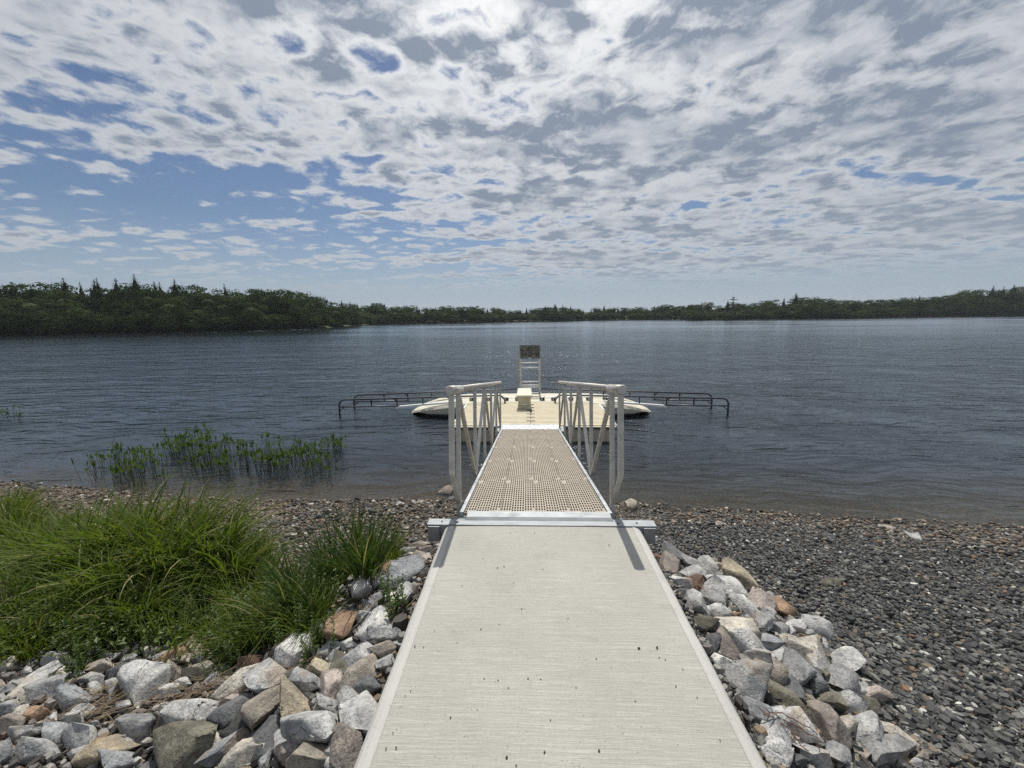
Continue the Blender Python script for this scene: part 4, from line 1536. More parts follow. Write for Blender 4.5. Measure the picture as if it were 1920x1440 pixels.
TUS = [tussock_mesh('tussock', 165, 1.04, 0.10, 0.20, 1.9, 0.0105, M_GRASS, 0.35, 11 + i) for i in range(3)]
TUSD = [tussock_mesh('tussock', 130, 0.76, 0.085, 0.22, 0.95, 0.0060, M_GRASSD, 0.2, 31 + i) for i in range(2)]
TUSS = [tussock_mesh('tussock', 110, 0.52, 0.07, 0.30, 1.6, 0.0045, M_GRASS, 0.2, 41 + i) for i in range(2)]
tus = [
    # px, py of the root, kind, scale, turn
    (330, 1085, 0, 1.00), (255, 1075, 0, 0.98), (395, 1095, 0, 0.96), (200, 1085, 0, 0.92), (440, 1115, 0, 0.78), (300, 1125, 0, 0.90), (230, 1130, 0, 0.80), 
    (150, 1085, 0, 0.82), (95, 1075, 0, 0.70), (40, 1065, 2, 1.2), (170, 1145, 0, 0.62), (100, 1150, 2, 1.1), (285, 1060, 0, 0.95), (360, 1062, 0, 0.9), (420, 1075, 0, 0.78),
    (60, 1120, 2, 1.2), (20, 1180, 2, 1.0), (130, 1190, 2, 0.9), (215, 1185, 2, 1.0), (460, 1160, 2, 0.9), (500, 1110, 2, 1.0), (520, 1135, 0, 0.52), (475, 1085, 2, 1.1),
    (655, 1095, 1, 1.0), (690, 1090, 1, 0.85), (625, 1100, 1, 0.92), (560, 1150, 1, 0.72), (600, 1160, 1, 0.62), (530, 1180, 2, 0.9), (735, 1055, 2, 0.8), (715, 1050, 2, 0.9),
    (10, 1010, 2, 1.1), (28, 1000, 2, 1.3), (580, 1195, 2, 0.7), (470, 1215, 2, 0.75), (430, 1225, 2, 0.65), (325, 1175, 2, 1.0), (270, 1180, 0, 0.55), (40, 1030, 2, 1.1), (80, 1045, 2, 1.2),
    (395, 1195, 2, 0.8), (505, 1205, 2, 0.7), (70, 1205, 2, 0.8), (15, 965, 2, 1.1), (48, 955, 2, 0.9), (0, 985, 2, 1.2), (70, 990, 2, 0.9), (20, 1225, 2, 0.7), (55, 1232, 2, 0.6),
    (150, 1010, 2, 0.9), (120, 1020, 2, 1.0), (185, 1025, 0, 0.6), (488, 1040, 2, 0.7),
]
marks_g = [('the leaning orange slab', on_ground(640, 1180)), ('the dark clump by the riprap', on_ground(655, 1095)), ('the edge of the brown beach', on_ground(30, 1000)),
           ('the tallest arching clump', on_ground(330, 1085)), ('the rusty orange stone', on_ground(327, 1215)), ('the whitish slab', on_ground(200, 1215))]
items = []
for i, (px, py, k, s) in enumerate(tus):
    P = on_ground(px, py)
    fam = (TUS, TUSD, TUSS)[k]
    o = inst('grass_tussock', fam[i % len(fam)], None, tuple(P), (0, 0, random.uniform(-0.5, 0.5) if k == 0 else random.uniform(0, 6)), (s * 1.05, s * 1.05, s))
    items.append((o, P, ('tall arching green grass tussock', 'dark upright sedge tussock', 'short tuft of green grass')[k], 'grass clumps on the bank'))
auto_label(items, marks_g, 'grass clump')

# undergrowth between the clumps: fine blades nobody could count


def bank(x, y):
    e = shore(x) - y
    edge = np.interp(x, [-9, -6, -4.5, -3.2, -2.2, -1.5, -1.1], [1.0, 1.0, 1.15, 1.45, 2.35, 2.75, 3.2])
    lo = np.interp(x, [-6, -3.6, -2.7, -2.2, -1.75, -1.35, -1.0], [1.7, 2.02, 2.12, 2.10, 2.15, 2.35, 2.8])
    return (e > edge) & (y > lo) & (x < -1.0)


x = rng.uniform(-8.5, -1.0, 60000)
y = rng.uniform(1.3, 5.0, 60000)
k = bank(x, y)
x, y = x[k][:4500], y[k][:4500]
n = len(x)
hn = 0.5 + 0.5 * np.sin(x * 2.1 + np.sin(y * 3))
V, F = blades(np.stack([x, y, gz(x, y) - 0.01], 1), rng.normal(0.4, 1.6, n), rng.uniform(0.16, 0.42, n) * (0.6 + 0.55 * hn), np.abs(rng.normal(0.3, 0.2, n)), rng.uniform(0.3, 1.6, n), rng.uniform(0.0024, 0.0050, n), 4, rng.normal(0, 0.7, n))
o = inst('undergrowth', np_mesh('undergrowth', V, F, M_GRASS, True))
tag(o, 'fine green grass filling the bank between the clumps', 'grass', None, 'stuff')


def leaf_quads(P, head, pitch, L, W):
    """folded lance shaped leaves: 4 verts, 2 tris each"""
    n = len(L)
    d = np.stack([np.cos(head) * np.cos(pitch), np.sin(head) * np.cos(pitch), np.sin(pitch)], 1)
    s = np.stack([-np.sin(head), np.cos(head), np.zeros(n)], 1)
    up = np.cross(d, s)
    V = np.stack([P, P + d * (L * 0.45)[:, None] + s * W[:, None] + up * (W * 0.35)[:, None], P + d * L[:, None], P + d * (L * 0.45)[:, None] - s * W[:, None] + up * (W * 0.35)[:, None]], 1)
    F = (np.array([[0, 1, 2], [0, 2, 3]])[None] + 4 * np.arange(n)[:, None, None]).reshape(-1, 3)
    return V.reshape(-1, 3), F


def herb_mesh(seed, nst=9, h=0.32, leaf=0.04, w=0.011, spread=0.10):
    g = np.random.default_rng(seed)
    VV, FF = [], []
    off = 0
    for s in range(nst):
        bx_, by_ = g.normal(0, spread * 0.6, 2)
        hh = h * g.uniform(0.6, 1.1)
        lean = g.normal(0, 0.14, 2)
        m_ = int(16 * hh / h)
        tt = np.repeat(np.linspace(0.15, 1, m_), 2)
        P = np.stack([bx_ + lean[0] * tt * hh, by_ + lean[1] * tt * hh, tt * hh], 1)
        head = np.tile([0, math.pi], m_) + np.repeat(np.arange(m_) * 1.57, 2) + g.normal(0, 0.25, 2 * m_)
        V, F = leaf_quads(P, head, g.normal(0.45, 0.3, 2 * m_), leaf * (1.15 - 0.6 * tt) * g.uniform(0.8, 1.2, 2 * m_), np.full(2 * m_, w) * (1.2 - 0.6 * tt))
        VV.append(V)
        FF.append(F + off)
        off += len(V)
        # stem as a thin 3-sided prism
        a = np.array([bx_, by_, -0.02])
        b = np.array([bx_ + lean[0] * hh, by_ + lean[1] * hh, hh])
        ring = np.array([[0.002, 0, 0], [-0.001, 0.0018, 0], [-0.001, -0.0018, 0]])
        VV.append(np.concatenate([a + ring, b + ring * 0.5]))
        FF.append(np.array([[0, 1, 4], [0, 4, 3], [1, 2, 5], [1, 5, 4], [2, 0, 3], [2, 3, 5]]) + off)
        off += 6
    return np_mesh('herb', np.concatenate(VV), np.concatenate(FF), M_HERB, False)


HERB = [herb_mesh(60 + i) for i in range(4)]
hpx = [(30, 1215), (75, 1195), (110, 1215), (150, 1195), (180, 1222), (215, 1205), (250, 1215), (290, 1200), (330, 1205), (365, 1190), (400, 1205), (430, 1190), (385, 1165), (345, 1160), (300, 1160),
       (420, 1262), (435, 1250), (415, 1235), (445, 1232), (470, 1240), (590, 1230), (600, 1222), (560, 1205), (460, 1190), (490, 1175), (515, 1160), (240, 1165), (190, 1165), (140, 1160), (90, 1165), (40, 1160),
       (10, 1130), (55, 1135), (115, 1125), (5, 1200), (65, 1090), (20, 1085), (120, 1100), (540, 1125), (580, 1120), (735, 1150), (160, 1250), (140, 1276), (520, 1195)]
items = []
for i, (px, py) in enumerate(hpx):
    P = on_ground(px, py)
    s = random.uniform(0.75, 1.15) * (0.62 if py > 1225 else 0.9)
    o = inst('leafy_herb', HERB[i % 4], None, tuple(P), (0, 0, random.uniform(0, 6.28)), (s, s, s))
    items.append((o, P, 'small leafy green herb with paired leaves', 'leafy herbs at the foot of the grass'))
auto_label(items, marks_g, 'plant')
x = rng.uniform(-6, -1.2, 9000)
y = rng.uniform(1.5, 3.6, 9000)
k = bank(x, y + 0.05)
x, y = x[k][:4200], y[k][:4200]
n = len(x)
zz = gz(x, y) + rng.uniform(0.01, 0.24, n)
V, F = leaf_quads(np.stack([x, y, zz], 1), rng.uniform(0, 6.3, n), rng.normal(0.3, 0.4, n), rng.uniform(0.025, 0.055, n), rng.uniform(0.007, 0.014, n))
o = inst('low_leaves', np_mesh('low_leaves', V, F, M_HERB, False))
tag(o, 'low broad leaves mixed into the bank grass', 'leaves', None, 'stuff')


def pick_mesh(seed, nst=5, h=0.42):
    """upright water plant: bare stalks, each with a lance shaped leaf"""
    g = np.random.default_rng(seed)
    VV, FF, off = [], [], 0
    for s in range(nst):
        b = np.array([*g.normal(0, 0.055, 2), -0.25])
        hh = h * g.uniform(0.6, 1.1)
        ln = g.normal(0, 0.16, 2)
        top = np.array([b[0] + ln[0] * hh, b[1] + ln[1] * hh, hh * 0.72])
        ring = np.array([[0.0035, 0, 0], [-0.002, 0.003, 0], [-0.002, -0.003, 0]])
        VV.append(np.concatenate([b + ring, top + ring * 0.7]))
        FF.append(np.array([[0, 1, 4], [0, 4, 3], [1, 2, 5], [1, 5, 4], [2, 0, 3], [2, 3, 5]]) + off)
        off += 6
        nl = 2 if s % 2 else 1
        V, F = leaf_quads(np.repeat(top[None], nl, 0), g.uniform(0, 6.3, nl), g.uniform(0.75, 1.45, nl), g.uniform(0.10, 0.17, nl), g.uniform(0.011, 0.024, nl))
        VV.append(V)
        FF.append(F + off)
        off += len(V)
    return np_mesh('water_plant', np.concatenate(VV), np.concatenate(FF), M_PICK, False)


PK = [pick_mesh(80 + i, 5 + i % 3) for i in range(6)]
items = []
r_ = random.Random(5)
spots = []
for _ in range(26):
    spots.append((r_.triangular(178, 318, 235), r_.uniform(868, 905)))
for _ in range(16):
    spots.append((r_.uniform(312, 400), r_.uniform(832, 862)))
for _ in range(72):
    px = r_.uniform(330, 600)
    spots.append((px, r_.uniform(836, 898 - abs(px - 470) * 0.05)))
for _ in range(22):
    spots.append((r_.uniform(520, 622), r_.uniform(850, 900)))
for _ in range(12):
    spots.append((r_.uniform(600, 645), r_.uniform(835, 862)))
for px in (0, 8, 18, 28, 40):
    spots.append((px, r_.uniform(785, 794)))
spots += [(310, 912), (385, 905), (372, 880), (388, 848), (240, 915)]
marks_w = [('the left end of the patch', on_z(190, 885, WATER)), ('the gap in the middle of the patch', on_z(320, 880, WATER)), ('the tallest stems', on_z(390, 850, WATER)), ('the middle of the dense part', on_z(470, 880, WATER)),
           ('the dock end of the patch', on_z(590, 880, WATER)), ('the thin stems at the far tip', on_z(630, 848, WATER)), ('the lone stems far off the bank', on_z(20, 790, WATER))]
for i, (px, py) in enumerate(spots):
    P = on_z(px, py, WATER)
    s = r_.uniform(0.75, 1.1) * (1.25 if abs(px - 385) < 14 and py < 860 else 1.0) * (0.85 if px > 600 else 1)
    o = inst('water_plant', PK[i % 6], None, tuple(P), (0, 0, r_.uniform(0, 6.28)), (s, s, s))
    items.append((o, P, ('upright water plant with few leaves', 'leafy green water plant', 'bushy green water plant')[i % 3], 'water plants growing in the shallows'))
auto_label(items, marks_w, 'plant')

# tall grass shoots standing before the water
for i, (px, py, hpx_, lab) in enumerate(((252, 1010, 90, 'tall fan of grass standing above the bank before the water plants'), (382, 1005, 92, 'single pale grass shoot with drooping tips above the tallest tussock'),
                                         (330, 985, 60, 'thin drooping grass stems before the open water'), (35, 985, 60, 'wispy grass stems at the left end of the bank'), (672, 1030, 90, 'thin grass stalks rising from the brown beach'))):
    P = on_ground(px, py)
    s = hpx_ * depth_of(P) / FPX / 0.5
    o = inst('grass_shoot', tussock_mesh('grass_shoot', 26 if i != 1 else 14, 0.56, 0.025, 0.10, 0.75, 0.0055, M_GRASS, 0, 200 + i), None, tuple(P), (0, 0, i), (s, s, s))
    tag(o, lab, 'grass clump')

# ------------------------------------------------------------------ sticks, dead stems, roots


def stick(name, pts, r0, mat, lab, cat, branches=()):
    mb = MB()
    P = [on_ground(a, b) + np.array([0, 0, c]) for a, b, c in pts]
    n_ = len(P)
    mb.tube([tuple(p) for p in P], [r0 * (1 - 0.6 * i / (n_ - 1)) for i in range(n_)], 6)
    for br in branches:
        Q = [on_ground(a, b) + np.array([0, 0, c]) for a, b, c in br]
        mb.tube([tuple(p) for p in Q], [r0 * 0.6 * (1 - 0.6 * i / (len(Q) - 1)) for i in range(len(Q))], 5)
    o = mb.build(name, mat)
    tag(o, lab, cat)


stick('driftwood', [(695, 1022, 0.02), (712, 1000, 0.03), (738, 980, 0.03), (762, 964, 0.02)], 0.016, M_TWIG, 'long grey brown driftwood stick lying on the beach by the gangway', 'stick')
stick('driftwood', [(505, 968, 0.02), (530, 966, 0.02), (545, 962, 0.03), (560, 958, 0.02)], 0.012, M_TWIG, 'dark forked branch lying on the beach near the waterline', 'stick', [[(530, 966, 0.02), (538, 955, 0.06), (528, 950, 0.07)]])
stick('reed_stem', [(1425, 965, 0.015), (1450, 966, 0.015), (1470, 965, 0.015)], 0.009, m_plain('yellow_reed', (0.42, 0.36, 0.12)), 'yellow reed stem lying along the waterline', 'reed')
stick('dead_stem', [(70, 975, 0.0), (73, 950, 0.12), (72, 925, 0.28)], 0.005, M_TWIG, 'thin bare stem standing at the beach edge', 'stem', [[(72, 930, 0.22), (64, 910, 0.36)]])
stick('wood_splinter', [(648, 1238, 0.05), (634, 1258, 0.05)], 0.006, m_plain('bleached_wood', (0.5, 0.47, 0.42)), 'bleached splinter of wood caught between riprap stones', 'stick')
stick('driftwood', [(120, 935, .01), (150, 927, .02), (195, 926, .01)], 0.008, M_DRY, 'pale stick lying along the far left waterline', 'stick')

mb = MB()
for (a, b, c) in (([(1420, 1362), (1450, 1378), (1490, 1400), (1520, 1415), (1540, 1445)], 0.10, 0), ([(1425, 1365), (1470, 1395), (1500, 1425), (1515, 1445)], 0.09, 1), ([(1430, 1372), (1460, 1380), (1500, 1398), (1530, 1420)], 0.12, 2)):
    P = [on_ground(x_, y_) + np.array([0, 0, b]) for x_, y_ in a]
    Q = []
    for i_ in range(len(P) - 1):
        for f_ in (0, 0.33, 0.66):
            Q.append(tuple(P[i_] * (1 - f_) + P[i_ + 1] * f_ + np.array([random.uniform(-.012, .012), random.uniform(-.01, .01), random.uniform(-.006, .012)])))
    mb.tube(Q, 0.0022, 5)
rt = mb.build('root', M_RED)
tag(rt, 'thin reddish roots hanging over stones beside the path edging', 'roots')

# matted dead stems between the stones (nobody could count them)
VV, FF, off = [], [], 0
for (cx_, cy_, n_, sp, az) in ((350, 1316, 110, 0.11, 0.4), (400, 1300, 90, 0.08, 0.5), (205, 1318, 70, 0.05, 0.9), (112, 1322, 30, 0.03, 1.1), (215, 1345, 60, 0.05, 0.5), (470, 1310, 20, 0.03, 0.8), (545, 1278, 40, 0.05, 0.9), (600, 1200, 40, 0.10, 0.7), (500, 1205, 60, 0.12, 0.3),
                               (1300, 1110, 26, 0.03, 1.2), (700, 1160, 20, 0.04, 0.9), (748, 1160, 26, 0.03, 1.1), (330, 1262, 16, 0.10, 0.1)):
    c = on_ground(cx_, cy_)
    g = rng
    n_ = int(n_ * 0.55)
    bx_ = c[0] + g.normal(0, sp * 1.2, n_)
    by_ = c[1] + g.normal(0, sp * 0.55, n_)
    bz_ = gz(bx_, by_) + g.uniform(0.03, 0.09, n_)
    V, F = blades(np.stack([bx_, by_, bz_], 1), g.normal(az, 0.5, n_) + math.pi * (g.uniform(0, 1, n_) < .5), g.uniform(0.05, 0.2, n_), g.normal(1.45, 0.15, n_), g.normal(0.1, 0.25, n_), g.uniform(0.0012, 0.0028, n_), 3)
    VV.append(V)
    FF.append(F + off)
    off += len(V)
# dry bits strewn over the beach as well
n_ = 1500
bx_ = rng.uniform(-7, -0.8, n_)
by_ = shore(bx_) - np.abs(rng.normal(0.2, 0.6, n_))
V, F = blades(np.stack([bx_, by_, gz(bx_, by_) + 0.02], 1), rng.uniform(0, 6.3, n_), rng.uniform(0.03, 0.14, n_), rng.normal(1.5, 0.1, n_), rng.normal(0, 0.2, n_), rng.uniform(0.001, 0.002, n_), 3)
VV.append(V)
FF.append(F + off)
o = inst('dead_stems', np_mesh('dead_stems', np.concatenate(VV), np.concatenate(FF), M_DRY, False))
tag(o, 'matted dead grass stems caught between stones and on the beach', 'dead grass', None, 'stuff')


# ------------------------------------------------------------------ trees (unit height)
def tri_leaves(C, N, size, g):
    """one small leaf-clump triangle pair per centre, facing roughly N"""
    n = len(C)
    t = g.normal(0, 1, (n, 3))
    N = N / (np.linalg.norm(N, axis=1, keepdims=True) + 1e-9)
    a = np.cross(N, t)
    a /= np.linalg.norm(a, axis=1, keepdims=True) + 1e-9
    b = np.cross(N, a)
    s = (size * g.uniform(0.6, 1.4, n))[:, None]
    V = np.stack([C + a * s, C + b * s * 0.8 + a * s * 0.1, C - a * s * 0.9 + b * s * 0.15, C - b * s * 0.7], 1).reshape(-1, 3)
    F = (np.arange(4)[None] + 4 * np.arange(n)[:, None])
    return V, F


def blob(center, rad, g, n=10):
    bm = bmesh.new()
    bmesh.ops.create_icosphere(bm, subdivisions=2, radius=1)
    V = np.array([v.co[:] for v in bm.verts])
    F = np.array([[v.index for v in f.verts] for f in bm.faces])
    bm.free()
    V = V * (1 + 0.2 * np.sin(V[:, :1] * 5 + center[0] * 9) * np.cos(V[:, 1:2] * 4))
    return V * np.array(rad) + np.array(center), F


def broad_tree(seed, wide=0.42, layered=False):
    g = np.random.default_rng(seed)
    VV, FF, off = [], [], 0
    ncl = 64
    quads, tris = [], []
    cen = []
    for i in range(ncl):
        u = g.uniform(0, 1)
        z = 0.14 + 0.78 * u
        prof = math.sqrt(max(1 - ((z - 0.50) / 0.52) ** 2, 0.02))
        a = g.uniform(0, 2 * math.pi)
        rr = wide * prof * g.uniform(0.62, 1.08)
        cen.append((rr * math.cos(a), rr * math.sin(a), z, 0.07 + 0.07 * g.uniform()))
    for (cx_, cy_, cz_, cr) in cen:
        n = 60
        d = g.normal(0, 1, (n, 3))
        d[:, 2] = np.abs(d[:, 2]) * 1.0 - 0.35
        d /= np.linalg.norm(d, axis=1, keepdims=True)
        fl = 0.60 if layered else 0.85
        C = np.array([cx_, cy_, cz_]) + d * np.array([cr * 1.25, cr * 1.25, cr * fl]) * g.uniform(0.75, 1.1, n)[:, None]
        V, F = tri_leaves(C, d + g.normal(0, 0.35, (n, 3)), 0.017, g)
        VV.append(V)
        FF.append(F + off)
        off += len(V)
    Vq, Fq = np.concatenate(VV), np.concatenate(FF)
    # inner masses of foliage that close the crown
    BV, BF, o2 = [], [], len(Vq)
    for (c, r_) in (((0, 0, 0.50), (wide * .62, wide * .62, 0.33)), ((wide * .3, .1, 0.38), (wide * .45, wide * .42, 0.20)), ((-wide * .35, -.05, 0.42), (wide * .42, wide * .45, 0.22))):
        V, F = blob(c, r_, g)
        BV.append(V)
        BF.append(F + o2)
        o2 += len(V)
    allV = np.concatenate([Vq] + BV)
    flat = np.concatenate([Fq.ravel()] + [f.ravel() for f in BF])
    cnt = np.concatenate([np.full(len(Fq), 4)] + [np.full(len(f), 3) for f in BF])
    crown = np_mesh('crown', allV, flat, M_BROAD, False, cnt)
    mb = MB()
    mb.tube([(0, 0, -0.04), (0.01, 0, 0.2), (0.0, 0.01, 0.55)], [0.024, 0.018, 0.008], 6)
    for a in range(4):
        th = a * 1.6 + seed
        mb.tube([(0, 0, 0.2 + a * 0.06), (0.15 * math.cos(th), 0.15 * math.sin(th), 0.36 + a * 0.07)], [0.010, 0.004], 5)
    return crown, mb.mesh('trunk', M_BARK)


def spruce_tree(seed, wide=0.17, start=0.08, pine=False):
    g = np.random.default_rng(seed)
    C, N, S = [], [], []
    levels = 34
    for l in range(levels):
        t = l / (levels - 1)
        z = start + (0.97 - start) * t
        rad = wide * (1 - t) ** 0.85 * g.uniform(0.65, 1.2) + 0.001
        nb = max(4, int(11 * (1 - t) + 3))
        for b in range(nb):
            a = b * 2 * math.pi / nb + l * 0.9 + g.normal(0, 0.2)
            rl = rad * g.uniform(0.7, 1.15)
            m_ = max(2, int(rl / 0.020))
            for k in range(m_):
                f = (k + 0.7) / m_
                for q in range(2):
                    C.append((rl * f * math.cos(a) + g.normal(0, 0.006), rl * f * math.sin(a) + g.normal(0, 0.006), z - 0.25 * rl * f + 0.10 * rl * f * f + g.normal(0, 0.005)))
                    N.append((0.9 * math.cos(a) + g.normal(0, 0.6), 0.9 * math.sin(a) + g.normal(0, 0.6), g.uniform(0.2, 1.0)))
                    S.append(0.026 * (1.15 - 0.5 * f) * (1.12 - 0.85 * t))
    C, N, S = np.array(C), np.array(N), np.array(S)
    V, F = tri_leaves(C, N, S, g)
    # dense inner cone
    ring = 8
    CV = []
    for zz_, rr in ((start, wide * .45), (0.4, wide * .34), (0.7, wide * .16), (0.9, 0.003)):
        for k in range(ring):
            a = k * 2 * math.pi / ring
            rj = rr * g.uniform(0.7, 1.15)
            CV.append((rj * math.cos(a), rj * math.sin(a), zz_ + g.normal(0, 0.02)))
    CF = []
    for l in range(3):
        for k in range(ring):
            CF.append((l * ring + k, l * ring + (k + 1) % ring, (l + 1) * ring + (k + 1) % ring, (l + 1) * ring + k))
    crown = np_mesh('crown', np.concatenate([V, np.array(CV)]), np.concatenate([F, np.array(CF) + len(V)]), M_SPRUCE, False)
    mb = MB()
    mb.tube([(0, 0, -0.04), (0, 0, 0.5), (0, 0, 0.98)], [0.016, 0.010, 0.002], 6)
    return crown, mb.mesh('trunk', M_BARK)


def flat_pine(seed):
    g = np.random.default_rng(seed)
    C, N = [], []
    for (z, r0, az) in ((0.98, 0.10, 0), (0.9, 0.22, 0.4), (0.86, 0.26, 3.3), (0.74, 0.26, 0.2), (0.7, 0.16, 3.0), (0.58, 0.16, 0.3)):
        for k in range(70):
            a = az + g.normal(0, 0.55)
            rr = r0 * g.uniform(0.1, 1.0)
            C.append((rr * math.cos(a), rr * math.sin(a) * 0.8, z + g.normal(0, 0.010)))
            N.append((g.normal(0, .3), g.normal(0, .3), 1))
    V, F = tri_leaves(np.array(C), np.array(N), 0.018, g)
    crown = np_mesh('crown', V, F, M_SPRUCE, False)
    mb = MB()
    mb.tube([(0, 0, -0.04), (0.01, 0, 0.5), (-.01, 0, 0.97)], [0.02, 0.014, 0.005], 6)
    for (z, r0, az) in ((0.88, 0.2, 0.4), (0.84, 0.24, 3.3), (0.72, 0.24, 0.2)):
        mb.tube([(0, 0, z - 0.05), (r0 * math.cos(az), r0 * math.sin(az), z)], [0.007, 0.003], 5)
    return crown, mb.mesh('trunk', M_BARK)


BT = [broad_tree(500 + i, 0.36 + 0.05 * (i % 3), i % 2 == 0) for i in range(5)]
STR = [spruce_tree(600 + i, 0.27 + 0.04 * (i % 3)) for i in range(4)]
FP = flat_pine(9)


def put_tree(pair, name, P, h, wscale=1.0):
    r = empty(name, (P[0], P[1], P[2]), (0, 0, random.uniform(0, 6.28)))
    r.scale = (h * wscale, h * wscale, h)
    a = inst('crown', pair[0], r)
    b = inst('trunk', pair[1], r)
    return r


marks_t = []


def mk_mark(txt, zone, px, off):
    s = shore_pt(zone, px)
    u = s[:2] / np.linalg.norm(s[:2])
    marks_t.append((txt, (s[0] + u[0] * off, s[1] + u[1] * off)))


for txt, zone, px, off in (('the far left edge of the wood', 'near_wood', -60, 8), ('the tallest spruce top', 'near_wood', 270, 14), ('the dip behind the spruces', 'near_wood', 380, 14), ('the middle of the near wood', 'near_wood', 470, 8),
                           ('the slope down to the point', 'near_wood', 590, 6), ('the tip of the near point', 'near_wood', 690, 3), ('the start of the far shore', 'far_shore', 720, 5), ('the shore behind the sign', 'far_shore', 900, 5), ('the low far gap', 'far_shore', 1000, 5),
                           ('the dark hump of spruces', 'far_shore', 1045, 6), ('the pale reeds on the far shore', 'far_shore', 1180, 5), ('the start of the headland', 'headland', 1310, 5), ('the flat topped pine', 'headland', 1372, 10),
                           ('the dark headland crown', 'headland', 1488, 12), ('the pale bush at the water', 'headland', 1630, 3), ('the long level skyline', 'headland', 1740, 8), ('the round dark crown', 'headland', 1815, 14), ('the right edge spruces', 'headland', 1900, 10)):
    mk_mark(txt, zone, px, off)

tree_items = []


def tree_row(zone, off, step_m, frac, conifer, jit=0.06, kindname='front'):
    sh = SHORES[zone][0]
    px = sh[0][0] + 4
    endpx = sh[-1][0]
    while px < endpx:
        s = shore_pt(zone, px)
        dist = math.hypot(s[0], s[1])
        u = s[:2] / dist
        o_ = off + random.uniform(-1.2, 1.2)
        P = np.array([s[0] + u[0] * o_, s[1] + u[1] * o_, 0])
        sky = sky_y(zone, px)
        top = top_z(px, sky - (1.0 if zone == 'near_wood' else 2.5), P)
        base = hill_z(o_, top_z(px, sky, s)) - 0.1
        P[2] = base
        htot = (top - WATER) * frac * random.uniform(1 - jit * 1.6, 1 + jit) + WATER - base
        con = random.random() < conifer(px)
        if htot > 1.2:
            if con:
                h = htot * random.uniform(1.0, 1.10)
                r = put_tree(random.choice(STR), 'spruce_tree', P, h, random.uniform(0.9, 1.25))
                d = 'pointed spruce in the %s row' % kindname
            else:
                r = put_tree(random.choice(BT), 'broadleaf_tree', P, htot, random.uniform(0.95, 1.25) * max(1.0, step_m / htot / 0.62))
                d = 'rounded tree in the %s row' % kindname
            tree_items.append((r, P, d, {'near_wood': 'trees of the near left wood', 'far_shore': 'trees along the far shore', 'headland': 'trees on the right headland'}[zone]))
        px += step_m * random.uniform(0.8, 1.2) * FPX / (depth_of(s))


cn = lambda px: 0.85 if px < 350 else 0.25
tree_row('near_wood', 1.6, 3.4, 0.42, lambda p: 0.0, 0.16, 'waterside')
tree_row('near_wood', 4.5, 5.4, 0.70, lambda p: 0.08, 0.10, 'second')
tree_row('near_wood', 9, 6.0, 0.9, lambda p: 0.12 if p < 380 else 0.04, 0.06, 'third')
tree_row('near_wood', 14, 4.6, 0.99, lambda p: 0.4 if p < 360 else 0.08, 0.05, 'skyline')
tree_row('far_shore', 2.5, 4.6, 0.6, lambda p: 0.15, 0.15, 'waterside')
tree_row('far_shore', 8, 4.2, 0.85, lambda p: 0.35, 0.10, 'middle')
tree_row('far_shore', 14, 3.8, 0.98, lambda p: 0.6 if p < 960 or 1010 < p < 1080 else 0.3, 0.08, 'skyline')
tree_row('headland', 2.5, 5.0, 0.48, lambda p: 0.0, 0.16, 'waterside')
tree_row('headland', 7, 5.4, 0.75, lambda p: 0.12, 0.12, 'middle')
tree_row('headland', 13, 5.6, 0.97, lambda p: 0.08 if p < 1800 else 0.35, 0.04, 'skyline')
auto_label(tree_items, marks_t, 'tree')

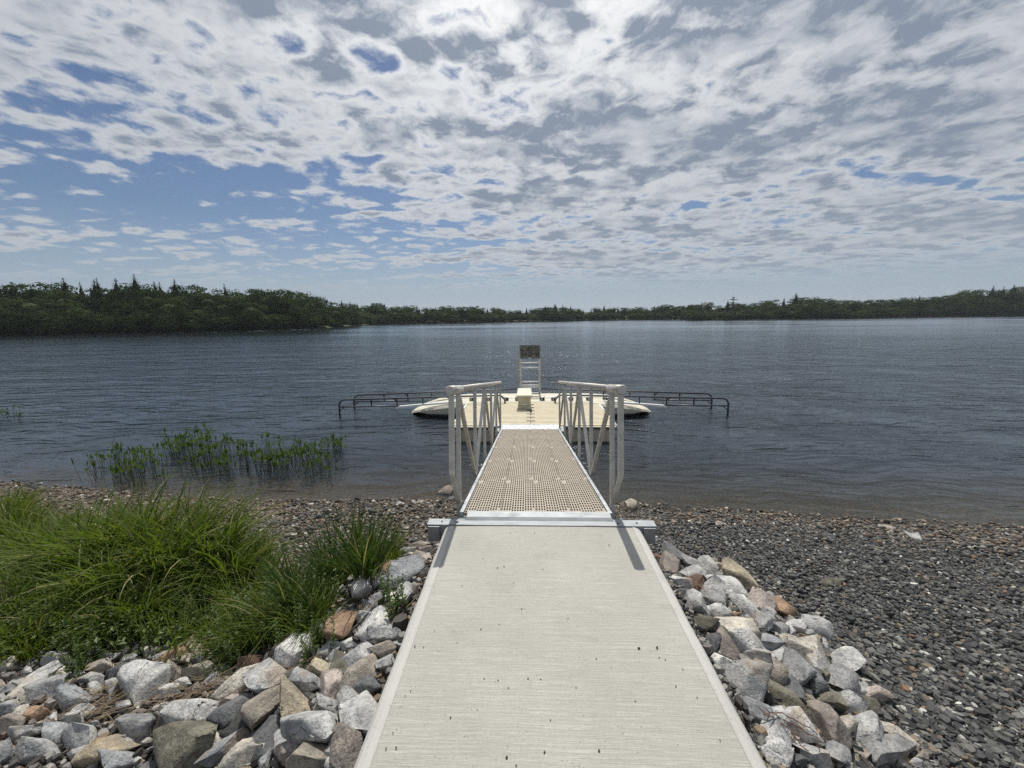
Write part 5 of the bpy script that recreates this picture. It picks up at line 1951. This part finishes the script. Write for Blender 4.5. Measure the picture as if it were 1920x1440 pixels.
# single trees that stand out on the skyline: (zone, px, top row, offset, builder, label)
for (zone, px, ty, off, kind, ws, lab) in (
        ('near_wood', 270, 513, 12, 's', 1.3, 'tallest dark spruce on the skyline of the left wood'),
        ('near_wood', 140, 520, 12, 's', 1.7, 'broad dark spruce standing above the left end of the wood'),
        ('near_wood', 235, 521, 12, 's', 1.7, 'bushy spruce just left of the tallest one'),
        ('near_wood', 195, 523, 12, 's', 1.4, 'narrow spruce between two bushy ones on the left skyline'),
        ('near_wood', 342, 522, 12, 's', 1.4, 'spruce right of the tallest one before the skyline drops'),
        ('near_wood', 305, 527, 12, 's', 1.5, 'lower broad spruce right beside the tallest one'),
        ('near_wood', 432, 530, 13, 's', 1.0, 'small ragged conifer on the middle of the left skyline'),
        ('near_wood', 45, 528, 12, 's', 2.0, 'wide dark spruce near the left border of the view'),
        ('far_shore', 1040, 569, 10, 's', 2.2, 'dark bushy spruce forming the hump of the far shore'),
        ('far_shore', 1055, 571, 10, 's', 1.9, 'second dark spruce in the hump of the far shore'),
        ('far_shore', 1022, 573, 10, 's', 1.9, 'dark spruce at the left flank of the far hump'),
        ('far_shore', 1132, 570, 10, 's', 1.2, 'slim pointed spruce rising above the far shore right of the hump'),
        ('headland', 1372, 557, 10, 'p', 1.4, 'lone flat topped pine above the headland'),
        ('headland', 1362, 562, 11, 's', 1.4, 'dark spruce right beside the flat topped pine'),
        ('headland', 1488, 549, 14, 's', 2.6, 'dark ragged conifer crown above the headland skyline'),
        ('headland', 1812, 543, 16, 'b', 1.1, 'round dark crown standing on the right rise'),
        ('headland', 1852, 535, 12, 's', 1.6, 'first tall spruce at the right end of the headland'),
        ('headland', 1872, 537, 12, 's', 1.5, 'second tall spruce at the right end of the headland'),
        ('headland', 1890, 533, 12, 's', 1.7, 'highest spruce at the right end of the headland'),
        ('headland', 1912, 538, 12, 's', 1.6, 'spruce cut by the right border of the view')):
    s = shore_pt(zone, px)
    u = s[:2] / np.linalg.norm(s[:2])
    P = np.array([s[0] + u[0] * off, s[1] + u[1] * off, 0])
    P[2] = hill_z(off, top_z(px, sky_y(zone, px), s)) - 0.1
    h = top_z(px, ty, P) - P[2]
    pair = {'s': STR[int(px) % 4], 'p': FP, 'b': BT[1]}[kind]
    r = put_tree(pair, {'s': 'spruce_tree', 'p': 'pine_tree', 'b': 'broadleaf_tree'}[kind], P, h, ws)
    tag(r, lab, 'tree', {'near_wood': 'trees of the near left wood', 'far_shore': 'trees along the far shore', 'headland': 'trees on the right headland'}[zone])


# ------------------------------------------------------------------ the thin summer haze over the lake
HAZE = 0.00020
hm = bpy.data.materials.new('haze_air')
hm.use_nodes = True
ht = NT(hm.node_tree)
ho = ht.node('ShaderNodeOutputMaterial')
hv = ht.node('ShaderNodeVolumePrincipled')
ht.put(hv.inputs['Color'], (0.86, 0.92, 1.0, 1))
ht.put(hv.inputs['Density'], HAZE)
ht.put(hv.inputs['Anisotropy'], 0.3)
ht.l.new(hv.outputs[0], ho.inputs['Volume'])
mb = MB()
mb.box(-1620, 1620, -1620, 1625, -7, 42)
hz_ = mb.build('haze', hm)
tag(hz_, 'thin pale summer haze over the lake', None, None, 'stuff')
